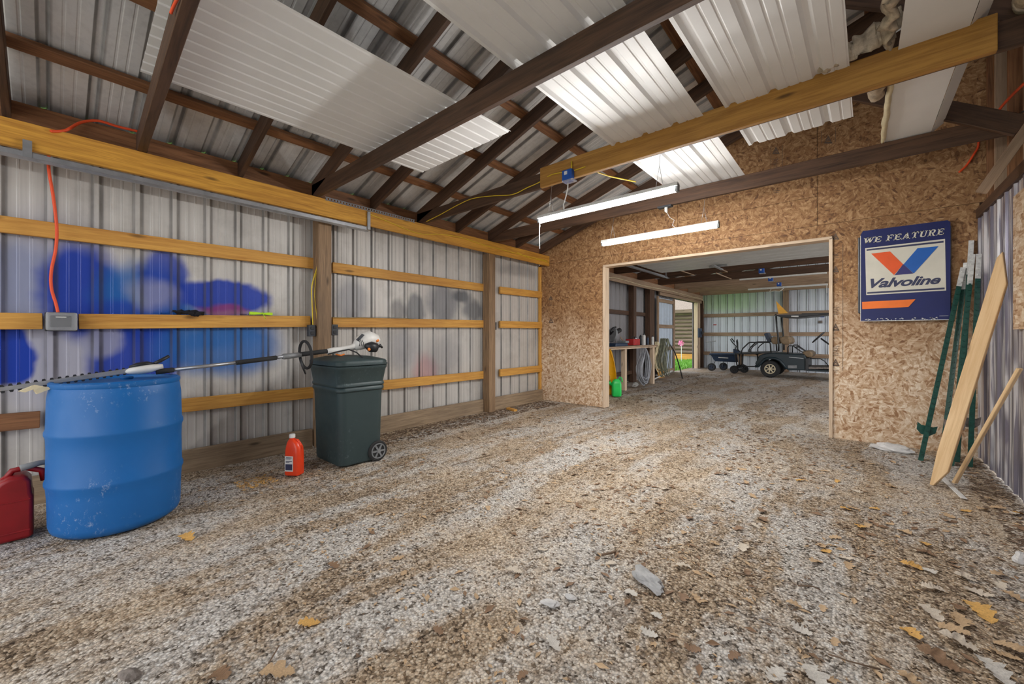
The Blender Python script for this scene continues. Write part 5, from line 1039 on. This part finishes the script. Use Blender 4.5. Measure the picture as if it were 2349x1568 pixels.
# hand truck
t = thing('hand_truck', (wp(700,1330).x, 13.82, 0), 'small dark wheeled hand truck with loop handle between wagon and golf cart', 'hand truck')
def hq(zx, zy, dy=0): p = onY(1590+zx/6.82, 660+zy/6.82, 13.7); return Vector((p.x, 13.7+dy, p.z))
MB().tube([hq(690,1240), hq(655,1010), hq(672,910), hq(620,860), hq(582,805), hq(600,790), hq(640,835), hq(640,850)], .016, 8).build('loop_handle', 'black_plastic', t, smooth='all')
MB().tube([hq(740,1240), hq(700,1010), hq(680,830), hq(688,805), hq(697,850), hq(700,960), hq(730,1000)], .016, 8).build('frame', 'black_plastic', t, smooth='all')
MB().prism([hq(640,950,-.1), hq(735,1000,-.1), hq(735,1020,-.1), hq(640,1020,-.1)], (0,.3,0)).build('hopper', 'wagon_blue', t, bevel=.01)
MB().prism([hq(690,1030,-.05), hq(760,1035,-.05), hq(752,1200,-.05), hq(715,1200,-.05)], (0,.2,0)).build('chute', 'dull_wood', t, bevel=.005)
for zx, dy in ((648, -.05), (760, .35)): q = hq(zx, 1260); cwheel((q.x, 13.7+dy, .12), .12, .08, 'black_plastic', t, 5)
MB().tube([hq(648,1262,-.05), hq(760,1262,.35)], .01, 6).build('axle', 'steel', t)
# small things on the far walls
t = thing('breaker_box', onX(1606, 765, -4.2), 'small blue electrical box on the far corner post', 'electrical box'); q = onX(1604, 763, -4.2)
MB().box(q, (.1,.35,.32)).build('case', 'wagon_blue', t, bevel=.01); MB().box(q+Vector((.07,.1,0)), (.05,.12,.1)).build('switch', 'black_plastic', t, bevel=.01)
for u, v, mt, lab in ((1640, 744.5, 'red_box', 'small red and blue sticker on the far metal wall'), (1886, 726, 'elec_blue', 'small blue sticker on the far wall above the golf cart'), (1882, 738, 'rust', 'small reddish scribbled sticker below the blue one on the far wall')):
    q = onY(u, v, YF-.024); o = MB().box(q, (.10, .004, .035 if mt != 'rust' else .08)).build('sticker', mt); tag(o, lab, 'sticker')
# ------------------------------------------------------------ outside: log house, grass, pinwheel
t = thing('log_house', (-8.2, 20.2, 0), 'brown log house with tan shingle roof seen through the rear doorway', 'house')
for k in range(11):
    z_ = .35+k*.185; MB().tube([(-12, 20, z_), (-4.9, 20, z_)], .088, 12).build('log', 'log', t, smooth=True)
MB().box((-8.45, 20.06, 1.15), (7.1, .1, 2.3)).build('chinking', 'chink', t); MB().box((-8.45, 19.95, .12), (7.1, .12, .28)).build('plinth', 'amber', t)
MB().prism([(-12.3, 19.6, 2.30), (-4.6, 19.6, 2.30), (-4.6, 23, 4.0), (-12.3, 23, 4.0)], (0, .02, .06)).build('roof', 'shingle', t); MB().box((-8.45, 19.6, 2.30), (7.7, .04, .16)).build('fascia', 'log', t)
q = onY(1563, 787, 18.2); t = thing('garden_pinwheel', (q.x, 18.2, 0), 'pink pinwheel on a white stake in the grass outside the doorway', 'pinwheel')
MB().tube([(q.x, 18.2, 0), (q.x, 18.2, q.z)], .015, 6).build('stake', 'bag_white', t); mb = MB()
for k in range(6): a = k*math.pi/3; mb.prism([(q.x, 18.17, q.z), (q.x+.14*math.cos(a), 18.17, q.z+.14*math.sin(a)), (q.x+.12*math.cos(a+.7), 18.13, q.z+.12*math.sin(a+.7))], (0, .01, 0))
mb.build('petals', 'pink', t)
gr = MB(); rnd = random.Random(5)
for k in range(6000):
    x, y = rnd.uniform(-9, -4.45), rnd.uniform(12.6, 19.9); h = rnd.uniform(.03, .09); a = rnd.uniform(0, 3.14); dx, dy = math.cos(a)*.012, math.sin(a)*.012
    gr.add([(x-dx, y-dy, -.02), (x+dx, y+dy, -.02), (x+rnd.uniform(-.03,.03), y+rnd.uniform(-.03,.03), h)], [(0,1,2)])
me = bpy.data.meshes.new('grass'); me.from_pydata([tuple(v) for v in gr.v], [], gr.f); me.materials.append(MATS['grass']); o = bpy.data.objects.new('grass', me); COL.objects.link(o); tag(o, 'bright green lawn outside the rear side doorway', 'grass', None, 'stuff')
